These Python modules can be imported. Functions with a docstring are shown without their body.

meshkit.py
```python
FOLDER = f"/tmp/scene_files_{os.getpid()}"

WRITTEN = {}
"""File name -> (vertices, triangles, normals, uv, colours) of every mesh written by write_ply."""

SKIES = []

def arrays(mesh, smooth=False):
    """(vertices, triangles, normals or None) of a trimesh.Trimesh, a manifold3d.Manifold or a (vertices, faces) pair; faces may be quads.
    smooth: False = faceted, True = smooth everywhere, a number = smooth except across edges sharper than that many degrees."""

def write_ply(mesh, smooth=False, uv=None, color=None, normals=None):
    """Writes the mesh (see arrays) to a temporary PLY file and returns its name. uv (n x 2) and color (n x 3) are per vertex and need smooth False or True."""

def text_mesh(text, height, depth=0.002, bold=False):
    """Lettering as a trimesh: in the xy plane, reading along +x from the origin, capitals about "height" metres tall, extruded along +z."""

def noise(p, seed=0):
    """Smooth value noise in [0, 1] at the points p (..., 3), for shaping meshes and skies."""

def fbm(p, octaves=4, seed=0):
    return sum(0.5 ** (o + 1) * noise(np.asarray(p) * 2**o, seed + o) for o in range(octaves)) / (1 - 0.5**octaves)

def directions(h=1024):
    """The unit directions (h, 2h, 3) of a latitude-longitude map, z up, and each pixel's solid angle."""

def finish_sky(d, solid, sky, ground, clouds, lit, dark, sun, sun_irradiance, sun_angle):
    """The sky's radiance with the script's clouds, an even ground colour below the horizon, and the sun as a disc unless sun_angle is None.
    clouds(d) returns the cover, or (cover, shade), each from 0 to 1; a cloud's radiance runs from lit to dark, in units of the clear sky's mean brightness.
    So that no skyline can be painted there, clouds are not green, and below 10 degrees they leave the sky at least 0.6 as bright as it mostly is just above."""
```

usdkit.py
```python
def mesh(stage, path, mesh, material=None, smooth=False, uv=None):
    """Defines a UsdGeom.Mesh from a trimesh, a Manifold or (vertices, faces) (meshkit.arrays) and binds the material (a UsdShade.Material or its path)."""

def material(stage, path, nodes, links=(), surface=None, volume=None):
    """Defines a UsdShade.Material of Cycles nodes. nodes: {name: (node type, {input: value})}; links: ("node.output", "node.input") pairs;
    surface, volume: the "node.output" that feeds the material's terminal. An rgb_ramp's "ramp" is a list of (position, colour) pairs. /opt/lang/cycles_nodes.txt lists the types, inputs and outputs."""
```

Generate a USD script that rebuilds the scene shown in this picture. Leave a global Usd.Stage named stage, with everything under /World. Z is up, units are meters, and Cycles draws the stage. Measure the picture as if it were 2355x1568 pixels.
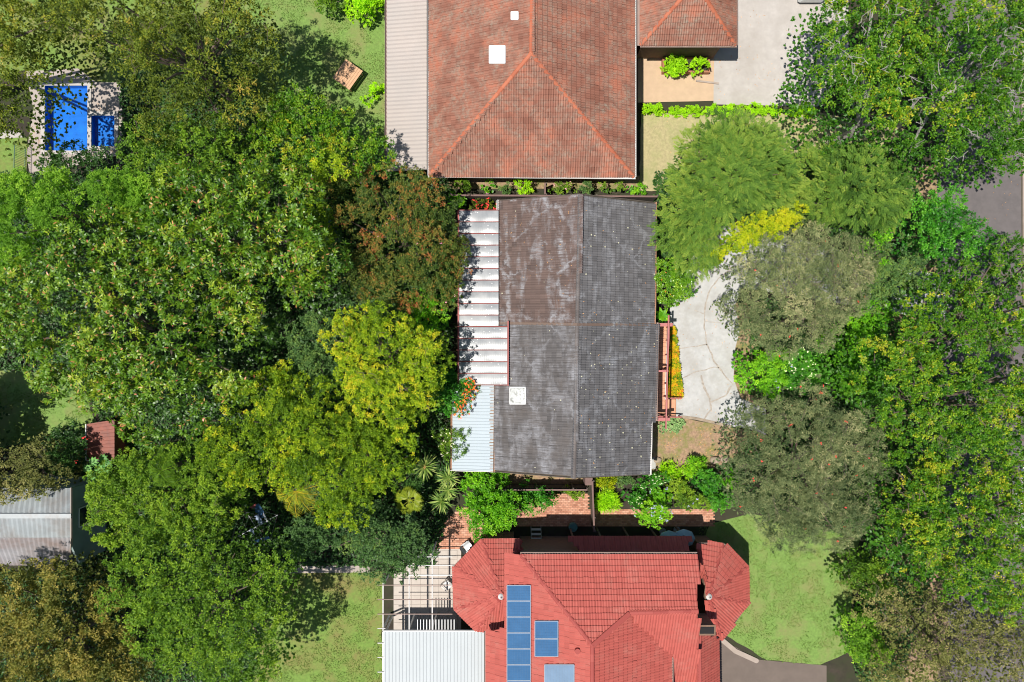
import math
import numpy as np
import shapely
from shapely.geometry import Polygon, LineString, Point
import trimesh
import usdkit, meshkit
from pxr import Usd, UsdGeom, UsdLux, UsdShade, Gf, Sdf, Vt

stage = Usd.Stage.CreateInMemory()
UsdGeom.SetStageUpAxis(stage, UsdGeom.Tokens.z)
UsdGeom.SetStageMetersPerUnit(stage, 1.0)
UsdGeom.Xform.Define(stage, '/World')
UsdGeom.Scope.Define(stage, '/World/Looks')

# ------------------------------------------------------------------ camera, sky, sun, exposure
H = 46.0                       # height of the drone above the ground
SPAN = 70.0                    # metres of ground across the picture
cam = UsdGeom.Camera.Define(stage, '/World/camera')
cam.CreateHorizontalApertureAttr(36.0)
cam.CreateVerticalApertureAttr(36.0 * 682 / 1024)
cam.CreateFocalLengthAttr(36.0 * H / SPAN)
cam.CreateClippingRangeAttr(Gf.Vec2f(0.5, 2000))
cam.CreateExposureAttr(0.35)
cam.AddTranslateOp().Set(Gf.Vec3d(0, 0, H))

SUN = np.array([-0.34, -0.15, 1.0]); SUN /= np.linalg.norm(SUN)
el, rot = math.asin(SUN[2]), math.atan2(SUN[0], SUN[1])
sun = UsdLux.DistantLight.Define(stage, '/World/sun')
sun.CreateIntensityAttr(1.25); sun.CreateAngleAttr(0.53); sun.CreateColorAttr(Gf.Vec3f(1.0, 0.95, 0.87))
sun.CreateNormalizeAttr(True)
zz = Gf.Rotation(Gf.Vec3d(0, 0, 1), Gf.Vec3d(*map(float, SUN)))
sun.AddTransformOp().Set(Gf.Matrix4d().SetRotate(zz))
sky = UsdLux.DomeLight.Define(stage, '/World/sky')
skym = usdkit.material(stage, '/World/Looks/sky_air', {
    's': ('sky_texture', {'sky_type': 'single_scattering', 'sun_disc': False, 'sun_elevation': el, 'sun_rotation': rot}),
    'b': ('background_shader', {'strength': 0.072})}, [('s.color', 'b.color')], surface='b.background')
UsdShade.MaterialBindingAPI.Apply(sky.GetPrim()).Bind(skym)
sky.GetPrim().SetCustomDataByKey('kind', 'structure')

# ------------------------------------------------------------------ helpers
K, CX, CY = SPAN / 2354.0, 1177.0, 784.0
rng = np.random.default_rng(7)


def W(px, py, z=0.0):
    """A point of the survey plan (2354 x 1568 units, as measured on the ground plane) lifted to height z."""
    s = K * (H - z) / H
    return np.array([(px - CX) * s, (CY - py) * s, z])


def G(pts, z=0.0):
    return Polygon([W(x, y, z)[:2] for x, y in pts])


used = {}


def path_for(parent, name):
    key = (parent, name)
    n = used.get(key, 0)
    used[key] = n + 1
    return f'{parent}/{name}' + (f'_{n:03d}' if n else '')


def custom(prim, **kw):
    for k, v in kw.items():
        if v:
            prim.SetCustomDataByKey({'cat': 'category'}.get(k, k), v)


class T:
    """A thing: an Xform at its base, whose children are its parts."""
    def __init__(self, name, label, cat, loc=(0, 0, 0), group=None, kind=None):
        self.path = path_for('/World', name)
        x = UsdGeom.Xform.Define(stage, self.path)
        self.loc = np.array(loc, float)
        x.AddTranslateOp().Set(Gf.Vec3d(*map(float, self.loc)))
        custom(x.GetPrim(), label=label, cat=cat, group=group, kind=kind)


def arr(mesh):
    if isinstance(mesh, MB):
        return mesh.get()
    if hasattr(mesh, 'vertices'):
        return np.array(mesh.vertices), np.array(mesh.faces), None
    return mesh if len(mesh) == 3 else (*mesh, None)


def part(parent, name, mesh, mat, label=None, kind=None, smooth=False):
    v, f, tone = arr(mesh)
    if not len(f):
        return None
    if isinstance(parent, T):
        ppath, loc = parent.path, parent.loc
    else:
        ppath, loc = parent
    p = path_for(ppath, name)
    m = usdkit.mesh(stage, p, (v - loc, f), MATS[mat], smooth=smooth)
    if tone is not None and not smooth:
        UsdGeom.PrimvarsAPI(m).CreatePrimvar('tone', Sdf.ValueTypeNames.FloatArray, 'vertex').Set(Vt.FloatArray.FromNumpy(np.asarray(tone, np.float32)))
    custom(m.GetPrim(), label=label, kind=kind)
    return (p, loc)


def single(name, mesh, mat, label, cat, group=None, kind=None, smooth=False):
    r = part(('/World', np.zeros(3)), name, mesh, mat, smooth=smooth)
    custom(stage.GetPrimAtPath(r[0]), label=label, cat=cat, group=group, kind=kind)
    return r


def structure(name, mesh, mat):
    r = part(('/World', np.zeros(3)), name, mesh, mat, kind='structure')
    return r


class MB:
    def __init__(self):
        self.v, self.f, self.t, self.n = [], [], [], 0

    def add(self, v, f, tone=0.5):
        v, f = np.asarray(v, float), np.asarray(f, int)
        if f.shape[1] == 4:
            f = np.vstack([f[:, [0, 1, 2]], f[:, [0, 2, 3]]])
        self.v.append(v); self.f.append(f + self.n)
        self.t.append(np.broadcast_to(np.asarray(tone, float), (len(v),)))
        self.n += len(v)
        return self

    def get(self):
        if not self.v:
            return np.zeros((0, 3)), np.zeros((0, 3), int), np.zeros(0)
        return np.vstack(self.v), np.vstack(self.f), np.concatenate(self.t)

    def box(self, lo, hi, tone=0.5, ch=0.0):
        lo, hi = np.array(lo, float), np.array(hi, float)
        return self.beam(np.array([(lo[0] + hi[0]) / 2, lo[1], (lo[2] + hi[2]) / 2]), np.array([(lo[0] + hi[0]) / 2, hi[1], (lo[2] + hi[2]) / 2]), hi[0] - lo[0], hi[2] - lo[2], tone, ch)

    def beam(self, a, b, w, h, tone=0.5, ch=0.0, up=(0, 0, 1)):
        """A box from a to b, w across and h high, its long edges chamfered by ch."""
        a, b = np.array(a, float), np.array(b, float)
        d = b - a; d /= np.linalg.norm(d)
        up = np.array(up, float)
        if abs(d @ up) > 0.95:
            up = np.array([1.0, 0, 0])
        s = np.cross(d, up); s /= np.linalg.norm(s)
        u = np.cross(s, d)
        if ch > 0:
            c = [(-w / 2 + ch, -h / 2), (w / 2 - ch, -h / 2), (w / 2, -h / 2 + ch), (w / 2, h / 2 - ch), (w / 2 - ch, h / 2), (-w / 2 + ch, h / 2), (-w / 2, h / 2 - ch), (-w / 2, -h / 2 + ch)]
        else:
            c = [(-w / 2, -h / 2), (w / 2, -h / 2), (w / 2, h / 2), (-w / 2, h / 2)]
        n = len(c)
        ring = np.array([s * x + u * y for x, y in c])
        v = np.vstack([a + ring, b + ring])
        f = []
        for i in range(n):
            j = (i + 1) % n
            f += [(i, j, n + j), (i, n + j, n + i)]
        for i in range(1, n - 1):
            f += [(0, i + 1, i), (n, n + i, n + i + 1)]
        return self.add(v, np.array(f)[:, ::-1], tone)

    def prism(self, poly, z0, z1, tone=0.5):
        for g in getattr(poly, 'geoms', [poly]):
            if g.is_empty or g.area < 1e-6:
                continue
            m = trimesh.creation.extrude_polygon(g, z1 - z0, engine='earcut')
            self.add(np.array(m.vertices) + [0, 0, z0], np.array(m.faces), tone)
        return self

    def tube(self, pts, radii, seg=7, tone=0.5, cap=True):
        pts, radii = np.array(pts, float), np.broadcast_to(np.asarray(radii, float), (len(pts),))
        n = len(pts)
        rings = []
        for i in range(n):
            d = pts[min(i + 1, n - 1)] - pts[max(i - 1, 0)]
            d /= np.linalg.norm(d) + 1e-12
            a = np.array([0, 0, 1.0]) if abs(d[2]) < 0.9 else np.array([1.0, 0, 0])
            s = np.cross(d, a); s /= np.linalg.norm(s); u = np.cross(d, s)
            th = np.arange(seg) / seg * 2 * np.pi
            rings.append(pts[i] + radii[i] * (np.cos(th)[:, None] * s + np.sin(th)[:, None] * u))
        v = np.vstack(rings)
        f = []
        for i in range(n - 1):
            for k in range(seg):
                a, b = i * seg + k, i * seg + (k + 1) % seg
                f += [(a, b, b + seg), (a, b + seg, a + seg)]
        if cap:
            v = np.vstack([v, pts[:1], pts[-1:]])
            for k in range(seg):
                f += [(n * seg, (k + 1) % seg, k), (n * seg + 1, (n - 1) * seg + k, (n - 1) * seg + (k + 1) % seg)]
        return self.add(v, f, tone)

    def face(self, pts, tone=0.5, thick=0.0):
        """A planar polygon in space (fan from earcut), with thickness downwards."""
        pts = np.array(pts, float)
        n = np.zeros(3)
        for i in range(len(pts)):
            a, b = pts[i], pts[(i + 1) % len(pts)]
            n += np.cross(a, b)
        n /= np.linalg.norm(n)
        if n[2] < 0:
            pts, n = pts[::-1], -n
        k = len(pts)
        idx = tri2d(pts[:, :2])
        if thick:
            v = np.vstack([pts, pts - n * thick])
            f = list(idx) + [(c + k, b + k, a + k) for a, b, c in idx]
            for i in range(k):
                j = (i + 1) % k
                f += [(i, i + k, j + k), (i, j + k, j)]
            return self.add(v, f, tone)
        return self.add(pts, idx, tone)


def tri2d(xy):
    import mapbox_earcut as ec
    xy = np.asarray(xy, float)
    idx = ec.triangulate_float64(xy, np.array([len(xy)], np.uint32)).reshape(-1, 3)
    a, b, c = xy[idx[:, 0]], xy[idx[:, 1]], xy[idx[:, 2]]
    e, g = b - a, c - a
    flip = e[:, 0] * g[:, 1] - e[:, 1] * g[:, 0] < 0
    idx = idx.astype(int)
    idx[flip] = idx[flip][:, ::-1]
    return idx


def sheet(poly, z):
    m = MB()
    for g in getattr(poly, 'geoms', [poly]):
        v, f = trimesh.creation.triangulate_polygon(g, engine='earcut')
        v = np.column_stack([v, np.full(len(v), z)])
        f = np.array(f)
        a, b, c = v[f[:, 0]], v[f[:, 1]], v[f[:, 2]]
        fl = np.cross(b - a, c - a)[:, 2] < 0
        f[fl] = f[fl][:, ::-1]
        m.add(v, f)
    return m


def wobble(poly, amp=0.15, step=0.4, seed=0, scale=0.8):
    """An uneven outline, as worn lawn and bed edges have."""
    p = shapely.segmentize(poly, step)
    xy = np.array(p.exterior.coords)[:-1]
    q = np.column_stack([xy * scale, np.zeros(len(xy))])
    d = np.column_stack([meshkit.fbm(q, 3, seed) - 0.5, meshkit.fbm(q + 31.7, 3, seed + 5) - 0.5])
    return Polygon(xy + d * 2 * amp).buffer(0)

# ------------------------------------------------------------------ materials
MATS = {}
LEAFTINT = np.array([1.0, 1.0, 0.8])
ALB = 0.80          # keeps mineral surfaces at real-world reflectance for this exposure


def lin(r, g, b):
    c = np.array([r, g, b], float) / 255
    return tuple(np.where(c < 0.04045, c / 12.92, ((c + 0.055) / 1.055) ** 2.4))


def mat(name, nodes, links, surface):
    MATS[name] = usdkit.material(stage, '/World/Looks/' + name, nodes, links, surface=surface)


def plain(name, col, rough=0.7, var=0.12, scale=3.0, metallic=0.0, bump=0.0, spec=0.5, bscale=40.0, dirt=None, dirt_at=0.62, detail=6, dscale=None):
    """A painted or mineral surface: two tones broken up by noise, an optional dirt colour, fine relief."""
    c = np.array(col, float) * ALB
    nodes = {'g': ('geometry', {}), 'n': ('noise_texture', {'scale': scale, 'detail': detail, 'roughness': 0.65}),
             'r': ('rgb_ramp', {'ramp': [(0.3, tuple(c * (1 - var))), (0.7, tuple(np.minimum(c * (1 + var), 0.95)))]}),
             'p': ('principled_bsdf', {'roughness': rough, 'metallic': metallic, 'specular_ior_level': spec})}
    links = [('g.position', 'n.vector'), ('n.fac', 'r.fac')]
    last = 'r.color'
    if dirt is not None:
        nodes['n2'] = ('noise_texture', {'scale': dscale or scale * 0.45, 'detail': 8, 'roughness': 0.7})
        nodes['r2'] = ('rgb_ramp', {'ramp': [(dirt_at - 0.1, (0, 0, 0)), (dirt_at + 0.12, (1, 1, 1))]})
        nodes['m'] = ('mix', {'color2': tuple(np.array(dirt) * ALB)})
        links += [('g.position', 'n2.vector'), ('n2.fac', 'r2.fac'), ('r2.color', 'm.fac'), (last, 'm.color1')]
        last = 'm.color'
    links.append((last, 'p.base_color'))
    if bump:
        nodes['n3'] = ('noise_texture', {'scale': bscale, 'detail': 3})
        nodes['b'] = ('bump', {'strength': 0.6, 'distance': bump})
        links += [('g.position', 'n3.vector'), ('n3.fac', 'b.height'), ('b.normal', 'p.normal')]
    mat(name, nodes, links, 'p.BSDF')


def toned(name, ramp, rough=0.6, trans=0.0, spec=0.5, noise=0.25, nscale=0.6, tcol=(1.25, 1.3, 0.6)):
    """Leaves and other many-piece things: colour by the primvar tone (each piece its own), pulled about a little by broad noise."""
    nodes = {'a': ('attribute', {'attribute': 'tone'}), 'g': ('geometry', {}),
             'n': ('noise_texture', {'scale': nscale, 'detail': 3}),
             'm1': ('math', {'math_type': 'subtract', 'value2': 0.5}), 'm2': ('math', {'math_type': 'multiply_add', 'value2': noise}),
             'r': ('rgb_ramp', {'ramp': ramp}), 'p': ('principled_bsdf', {'roughness': rough, 'specular_ior_level': spec})}
    links = [('g.position', 'n.vector'), ('n.fac', 'm1.value1'), ('m1.value', 'm2.value1'), ('a.fac', 'm2.value3'), ('m2.value', 'r.fac'), ('r.color', 'p.base_color')]
    out = 'p.BSDF'
    if trans:
        nodes['tc'] = ('mix', {'mix_type': 'multiply', 'fac': 1.0, 'color2': tcol})
        nodes['t'] = ('translucent_bsdf', {})
        nodes['x'] = ('mix_closure', {'fac': trans})
        links += [('r.color', 'tc.color1'), ('tc.color', 't.color'), ('p.BSDF', 'x.closure1'), ('t.BSDF', 'x.closure2')]
        out = 'x.closure'
    mat(name, nodes, links, out)


def leaf(name, cols, rough=0.5, trans=0.3, spec=0.4, noise=0.3, nscale=0.5, gain=1.8):
    """cols: (position, sRGB colour of a sunlit leaf); base colours are well below what sunlight shows."""
    toned(name, [(p, tuple(np.array(lin(*c)) * gain * LEAFTINT)) for p, c in cols], rough, trans, spec, noise, nscale)

def tile_mat(name, dark, mid, chalk, chalk_at=0.58, lichen=0.0, warm=None, nscale=(1.4, 0.45, 1.0), amt=0.75, rows=(1.2, 9.0, 1.2), thin=0.0):
    """Weathered roof tile: each tile its own tone, chalky bloom in drawn-out patches and along the rolls, spots of lichen."""
    dark, mid, chalk = (tuple(np.array(q) * ALB) for q in (dark, mid, chalk))
    nodes = {'a': ('attribute', {'attribute': 'tone'}), 'g': ('geometry', {}),
             'r': ('rgb_ramp', {'ramp': [(0.0, dark), (1.0, mid)]}),
             'mp': ('mapping', {'scale': nscale}), 'n': ('noise_texture', {'scale': 1.0, 'detail': 7, 'roughness': 0.68, 'distortion': 0.4}),
             'rr': ('rgb_ramp', {'ramp': [(chalk_at - 0.07, (0, 0, 0)), (chalk_at + 0.13, (amt,) * 3)]}),
             'mp2': ('mapping', {'scale': rows}), 'n2': ('noise_texture', {'scale': 1.0, 'detail': 4, 'roughness': 0.7}),
             'r2': ('rgb_ramp', {'ramp': [(0.38, (0.12,) * 3), (0.62, (1.4,) * 3)]}),
             'mm': ('mix', {'mix_type': 'multiply', 'fac': 1.0, 'use_clamp': True}),
             'm': ('mix', {'color2': chalk}),
             'p': ('principled_bsdf', {'roughness': 0.72, 'specular_ior_level': 0.35})}
    if thin:
        nodes.update({'nd': ('noise_texture', {'scale': 1.6, 'detail': 5, 'roughness': 0.7}), 'vs': ('vector_math', {'math_type': 'multiply_add', 'vector2': (1.1, 1.1, 1.1)}),
                      've': ('voronoi_texture', {'feature': 'distance_to_edge', 'scale': 0.40}), 'tl': ('map_range', {'from_min': 0.0, 'from_max': 0.055, 'to_min': thin, 'to_max': 0.0, 'clamp': True}),
                      'nm': ('noise_texture', {'scale': 0.8, 'detail': 6, 'roughness': 0.7}), 'rm': ('rgb_ramp', {'ramp': [(0.46, (0, 0, 0)), (0.58, (1, 1, 1))]}),
                      'tm': ('mix', {'mix_type': 'multiply', 'fac': 1.0}), 'mt': ('mix', {'color2': chalk})})
    links = [('a.fac', 'r.fac'), ('g.position', 'mp.vector'), ('mp.vector', 'n.vector'), ('n.fac', 'rr.fac'),
             ('g.position', 'mp2.vector'), ('mp2.vector', 'n2.vector'), ('n2.fac', 'r2.fac'), ('rr.color', 'mm.color1'), ('r2.color', 'mm.color2'),
             ('mm.color', 'm.fac'), ('r.color', 'm.color1')]
    last = 'm.color'
    if thin:
        links += [('g.position', 'nd.vector'), ('nd.color', 'vs.vector1'), ('g.position', 'vs.vector3'), ('vs.vector', 've.vector'), ('ve.distance', 'tl.value'),
                  ('g.position', 'nm.vector'), ('nm.fac', 'rm.fac'), ('tl.result', 'tm.color1'), ('rm.color', 'tm.color2'), ('tm.color', 'mt.fac'), (last, 'mt.color1')]
        last = 'mt.color'
    if warm is not None:
        nodes['n4'] = ('noise_texture', {'scale': 0.7, 'detail': 6, 'roughness': 0.7})
        nodes['r4'] = ('rgb_ramp', {'ramp': [(0.48, (0, 0, 0)), (0.66, (0.8,) * 3)]})
        nodes['m4'] = ('mix', {'color2': warm})
        links += [('g.position', 'n4.vector'), ('n4.fac', 'r4.fac'), ('r4.color', 'm4.fac'), (last, 'm4.color1')]
        last = 'm4.color'
    if lichen:
        nodes['v'] = ('voronoi_texture', {'scale': 3.3})
        nodes['sv'] = ('separate_color', {})
        nodes['ra'] = ('math', {'math_type': 'multiply', 'value2': 0.17})
        nodes['lt'] = ('math', {'math_type': 'less_than'})
        nodes['lk'] = ('math', {'math_type': 'less_than', 'value2': lichen})
        nodes['lm'] = ('math', {'math_type': 'multiply'})
        nodes['ml'] = ('mix', {'color2': lin(190, 188, 160)})
        links += [('g.position', 'v.vector'), ('v.color', 'sv.color'), ('sv.r', 'ra.value1'), ('v.distance', 'lt.value1'), ('ra.value', 'lt.value2'),
                  ('sv.g', 'lk.value1'), ('lt.value', 'lm.value1'), ('lk.value', 'lm.value2'), ('lm.value', 'ml.fac'), (last, 'ml.color1')]
        last = 'ml.color'
    links.append((last, 'p.base_color'))
    mat(name, nodes, links, 'p.BSDF')


tile_mat('tile_brown', (0.090, 0.064, 0.057), (0.180, 0.122, 0.104), (0.36, 0.36, 0.38), 0.56, 0.10, amt=0.85, thin=0.85)
tile_mat('tile_grey', (0.078, 0.072, 0.072), (0.158, 0.147, 0.146), (0.30, 0.30, 0.32), 0.50, 0.12, warm=(0.105, 0.092, 0.086), amt=0.8, thin=0.8)
tile_mat('tile_slate', (0.088, 0.085, 0.088), (0.172, 0.166, 0.170), (0.32, 0.325, 0.345), 0.57, 0.5, amt=0.7, thin=0.55)
tile_mat('tile_speckled', (0.080, 0.078, 0.081), (0.160, 0.155, 0.159), (0.30, 0.31, 0.335), 0.58, 0.95, amt=0.7, thin=0.5)
tile_mat('tile_orange', (0.20, 0.080, 0.052), (0.34, 0.145, 0.098), (0.31, 0.235, 0.18), 0.475, 0.0, warm=(0.36, 0.12, 0.07), nscale=(0.7, 0.7, 0.7), amt=0.85, rows=(5, 5, 5))
tile_mat('tile_red', (0.38, 0.080, 0.062), (0.52, 0.120, 0.095), (0.46, 0.19, 0.15), 0.56, 0.0, nscale=(0.5, 0.5, 0.5), amt=0.55, rows=(4, 4, 4), warm=(0.36, 0.075, 0.06))
tile_mat('cap_grey', (0.10, 0.085, 0.08), (0.17, 0.145, 0.135), (0.26, 0.26, 0.27), 0.55, amt=0.6)
tile_mat('cap_rust', (0.13, 0.085, 0.065), (0.20, 0.14, 0.11), (0.27, 0.25, 0.24), 0.58, amt=0.6)
tile_mat('cap_orange', (0.40, 0.11, 0.055), (0.50, 0.16, 0.085), (0.36, 0.22, 0.16), 0.66, amt=0.4)
tile_mat('cap_red', (0.33, 0.060, 0.05), (0.40, 0.085, 0.07), (0.36, 0.14, 0.12), 0.68, amt=0.4)

plain('soil', (0.045, 0.034, 0.024), 0.95, 0.45, 1.3, bump=0.03, dirt=(0.035, 0.042, 0.015), dirt_at=0.5)
plain('grass', (0.18, 0.30, 0.062), 0.9, 0.24, 5.5, bump=0.05, bscale=30, dirt=(0.25, 0.26, 0.09), dirt_at=0.56, dscale=0.5)
plain('grass_olive', (0.17, 0.28, 0.048), 0.9, 0.26, 5.5, bump=0.05, bscale=30, dirt=(0.235, 0.20, 0.065), dirt_at=0.54, dscale=0.4)
plain('grass_dry', (0.44, 0.38, 0.20), 0.9, 0.22, 5.5, bump=0.04, bscale=30, dirt=(0.33, 0.34, 0.14), dirt_at=0.56, dscale=0.5)
plain('front_dirt', (0.36, 0.235, 0.15), 0.95, 0.34, 6.0, bump=0.04, bscale=25, dirt=(0.20, 0.21, 0.055), dirt_at=0.54, dscale=1.3)
plain('concrete', (0.49, 0.49, 0.485), 0.85, 0.13, 2.2, bump=0.006, dirt=(0.40, 0.385, 0.36), dirt_at=0.55, detail=9, dscale=0.7)
plain('concrete_pale', (0.49, 0.455, 0.425), 0.85, 0.10, 1.8, bump=0.005, dirt=(0.41, 0.375, 0.34), dirt_at=0.55, dscale=0.35)
plain('concrete_pool', (0.42, 0.36, 0.32), 0.85, 0.10, 0.8, dirt=(0.33, 0.27, 0.24), dirt_at=0.6)
plain('cream_paver', (0.56, 0.40, 0.265), 0.85, 0.08, 2.0)
plain('terrace', (0.52, 0.46, 0.41), 0.85, 0.09, 2.0)
plain('asphalt', (0.145, 0.128, 0.127), 0.9, 0.10, 2.0, bump=0.006, bscale=90, dirt=(0.115, 0.104, 0.105), dirt_at=0.6)
plain('asphalt_drive', (0.16, 0.125, 0.105), 0.9, 0.10, 1.2, bump=0.006)
plain('kerb', (0.40, 0.33, 0.28), 0.9, 0.12, 2.0)
plain('crack', (0.40, 0.355, 0.31), 0.95, 0.3, 6.0)
toned('brick', [(0, (0.33, 0.14, 0.085)), (0.5, (0.46, 0.22, 0.14)), (1, (0.53, 0.29, 0.20))], 0.85, noise=0.3, nscale=2)
plain('mortar', (0.20, 0.14, 0.10), 0.95, 0.2, 5)
plain('deck_tile', (0.66, 0.32, 0.19), 0.75, 0.10, 3)
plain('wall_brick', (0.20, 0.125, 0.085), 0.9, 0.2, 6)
plain('wall_cream', (0.42, 0.36, 0.28), 0.85, 0.08, 1)
plain('wall_green', (0.24, 0.31, 0.30), 0.8, 0.12, 1.5)
plain('timber_dark', (0.095, 0.078, 0.062), 0.85, 0.30, 5, bump=0.004)
plain('timber_red', (0.19, 0.115, 0.10), 0.8, 0.15, 5)
plain('timber_tan', (0.62, 0.36, 0.20), 0.7, 0.12, 4)
plain('pink_paint', (0.46, 0.155, 0.145), 0.55, 0.10, 3)
plain('red_paint', (0.34, 0.065, 0.055), 0.5, 0.12, 3)
plain('white_paint', (0.78, 0.78, 0.77), 0.45, 0.04, 2)
plain('gutter_white', (0.66, 0.64, 0.62), 0.45, 0.06, 2)
plain('gutter_rust', (0.40, 0.22, 0.13), 0.8, 0.4, 7)
plain('gutter_brown', (0.33, 0.235, 0.20), 0.7, 0.15, 3)
plain('sheet_white', (0.45, 0.52, 0.57), 0.6, 0.03, 0.8, spec=0.2, dirt=(0.42, 0.48, 0.525))
plain('sheet_rust', (0.30, 0.20, 0.14), 0.7, 0.3, 6)
plain('sheet_patio', (0.47, 0.51, 0.53), 0.6, 0.03, 0.8)
plain('sheet_beige', (0.45, 0.395, 0.36), 0.6, 0.06, 0.5, dirt=(0.42, 0.385, 0.36), dirt_at=0.55, spec=0.3)
plain('sheet_zinc', (0.34, 0.375, 0.39), 0.5, 0.16, 0.9, dirt=(0.24, 0.21, 0.19), dirt_at=0.56)
plain('sheet_zinc_dirty', (0.33, 0.32, 0.335), 0.55, 0.18, 1.2, dirt=(0.27, 0.215, 0.20), dirt_at=0.52)
plain('sheet_red', (0.25, 0.062, 0.036), 0.6, 0.25, 2.0, dirt=(0.10, 0.05, 0.04), dirt_at=0.62)
plain('stone', (0.34, 0.27, 0.20), 0.9, 0.3, 3, bump=0.03, bscale=8)
plain('bark', (0.16, 0.12, 0.09), 0.9, 0.3, 5, bump=0.01)
plain('bark_pale', (0.40, 0.37, 0.34), 0.85, 0.2, 4)
plain('pool_blue', (0.02, 0.23, 0.66), 0.4, 0.28, 1.6)
plain('skylight_white', (0.80, 0.81, 0.81), 0.35, 0.05, 4)
plain('skylight_speck', (0.62, 0.64, 0.63), 0.4, 0.15, 9, dirt=(0.16, 0.16, 0.14), dirt_at=0.56)
plain('solar_frame', (0.42, 0.48, 0.56), 0.35, 0.05, 2, metallic=0.3)
plain('solar_cell', (0.05, 0.14, 0.29), 0.22, 0.10, 1.2, spec=0.6)
plain('solar_pale', (0.18, 0.27, 0.39), 0.3, 0.10, 1.0)
plain('cloth_blue', (0.045, 0.14, 0.30), 0.8, 0.1, 3)
plain('cloth_pale', (0.32, 0.40, 0.56), 0.8, 0.08, 3)
plain('cloth_white', (0.60, 0.62, 0.66), 0.8, 0.08, 3)
plain('cloth_red', (0.42, 0.10, 0.09), 0.8, 0.1, 3)
plain('green_paint', (0.06, 0.16, 0.12), 0.6, 0.1, 3)
plain('grey_metal', (0.42, 0.44, 0.46), 0.4, 0.08, 3, metallic=0.4)
plain('teal_glaze', (0.10, 0.26, 0.25), 0.3, 0.1, 3)
plain('terracotta', (0.40, 0.17, 0.09), 0.8, 0.1, 3)
plain('chair_blue', (0.30, 0.47, 0.55), 0.6, 0.06, 3)
plain('black_void', (0.012, 0.011, 0.011), 0.9, 0.1, 3)
plain('car_white', (0.74, 0.75, 0.76), 0.25, 0.02, 1, spec=0.6)
plain('car_glass', (0.02, 0.025, 0.03), 0.08, 0.02, 1, spec=0.7)
plain('rubber', (0.02, 0.02, 0.02), 0.8, 0.1, 3)
plain('verandah_shade', (0.34, 0.060, 0.055), 0.75, 0.08, 1)
mat('water', {'tr': ('transparent_bsdf', {'color': (0.55, 0.80, 0.97)}), 'gl': ('glossy_bsdf', {'roughness': 0.04}), 'fr': ('fresnel', {'IOR': 1.33}),
              'n': ('noise_texture', {'scale': 2.2, 'detail': 3}), 'g': ('geometry', {}), 'b': ('bump', {'strength': 0.4, 'distance': 0.05}), 'x': ('mix_closure', {})},
    [('g.position', 'n.vector'), ('n.fac', 'b.height'), ('b.normal', 'gl.normal'), ('fr.fac', 'x.fac'), ('tr.BSDF', 'x.closure1'), ('gl.BSDF', 'x.closure2')], 'x.closure')
mat('pane', {'tr': ('transparent_bsdf', {'color': (0.8, 0.85, 0.85)}), 'gl': ('glossy_bsdf', {'roughness': 0.03}), 'fr': ('fresnel', {'IOR': 1.5}), 'x': ('mix_closure', {})},
    [('fr.fac', 'x.fac'), ('tr.BSDF', 'x.closure1'), ('gl.BSDF', 'x.closure2')], 'x.closure')
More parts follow.
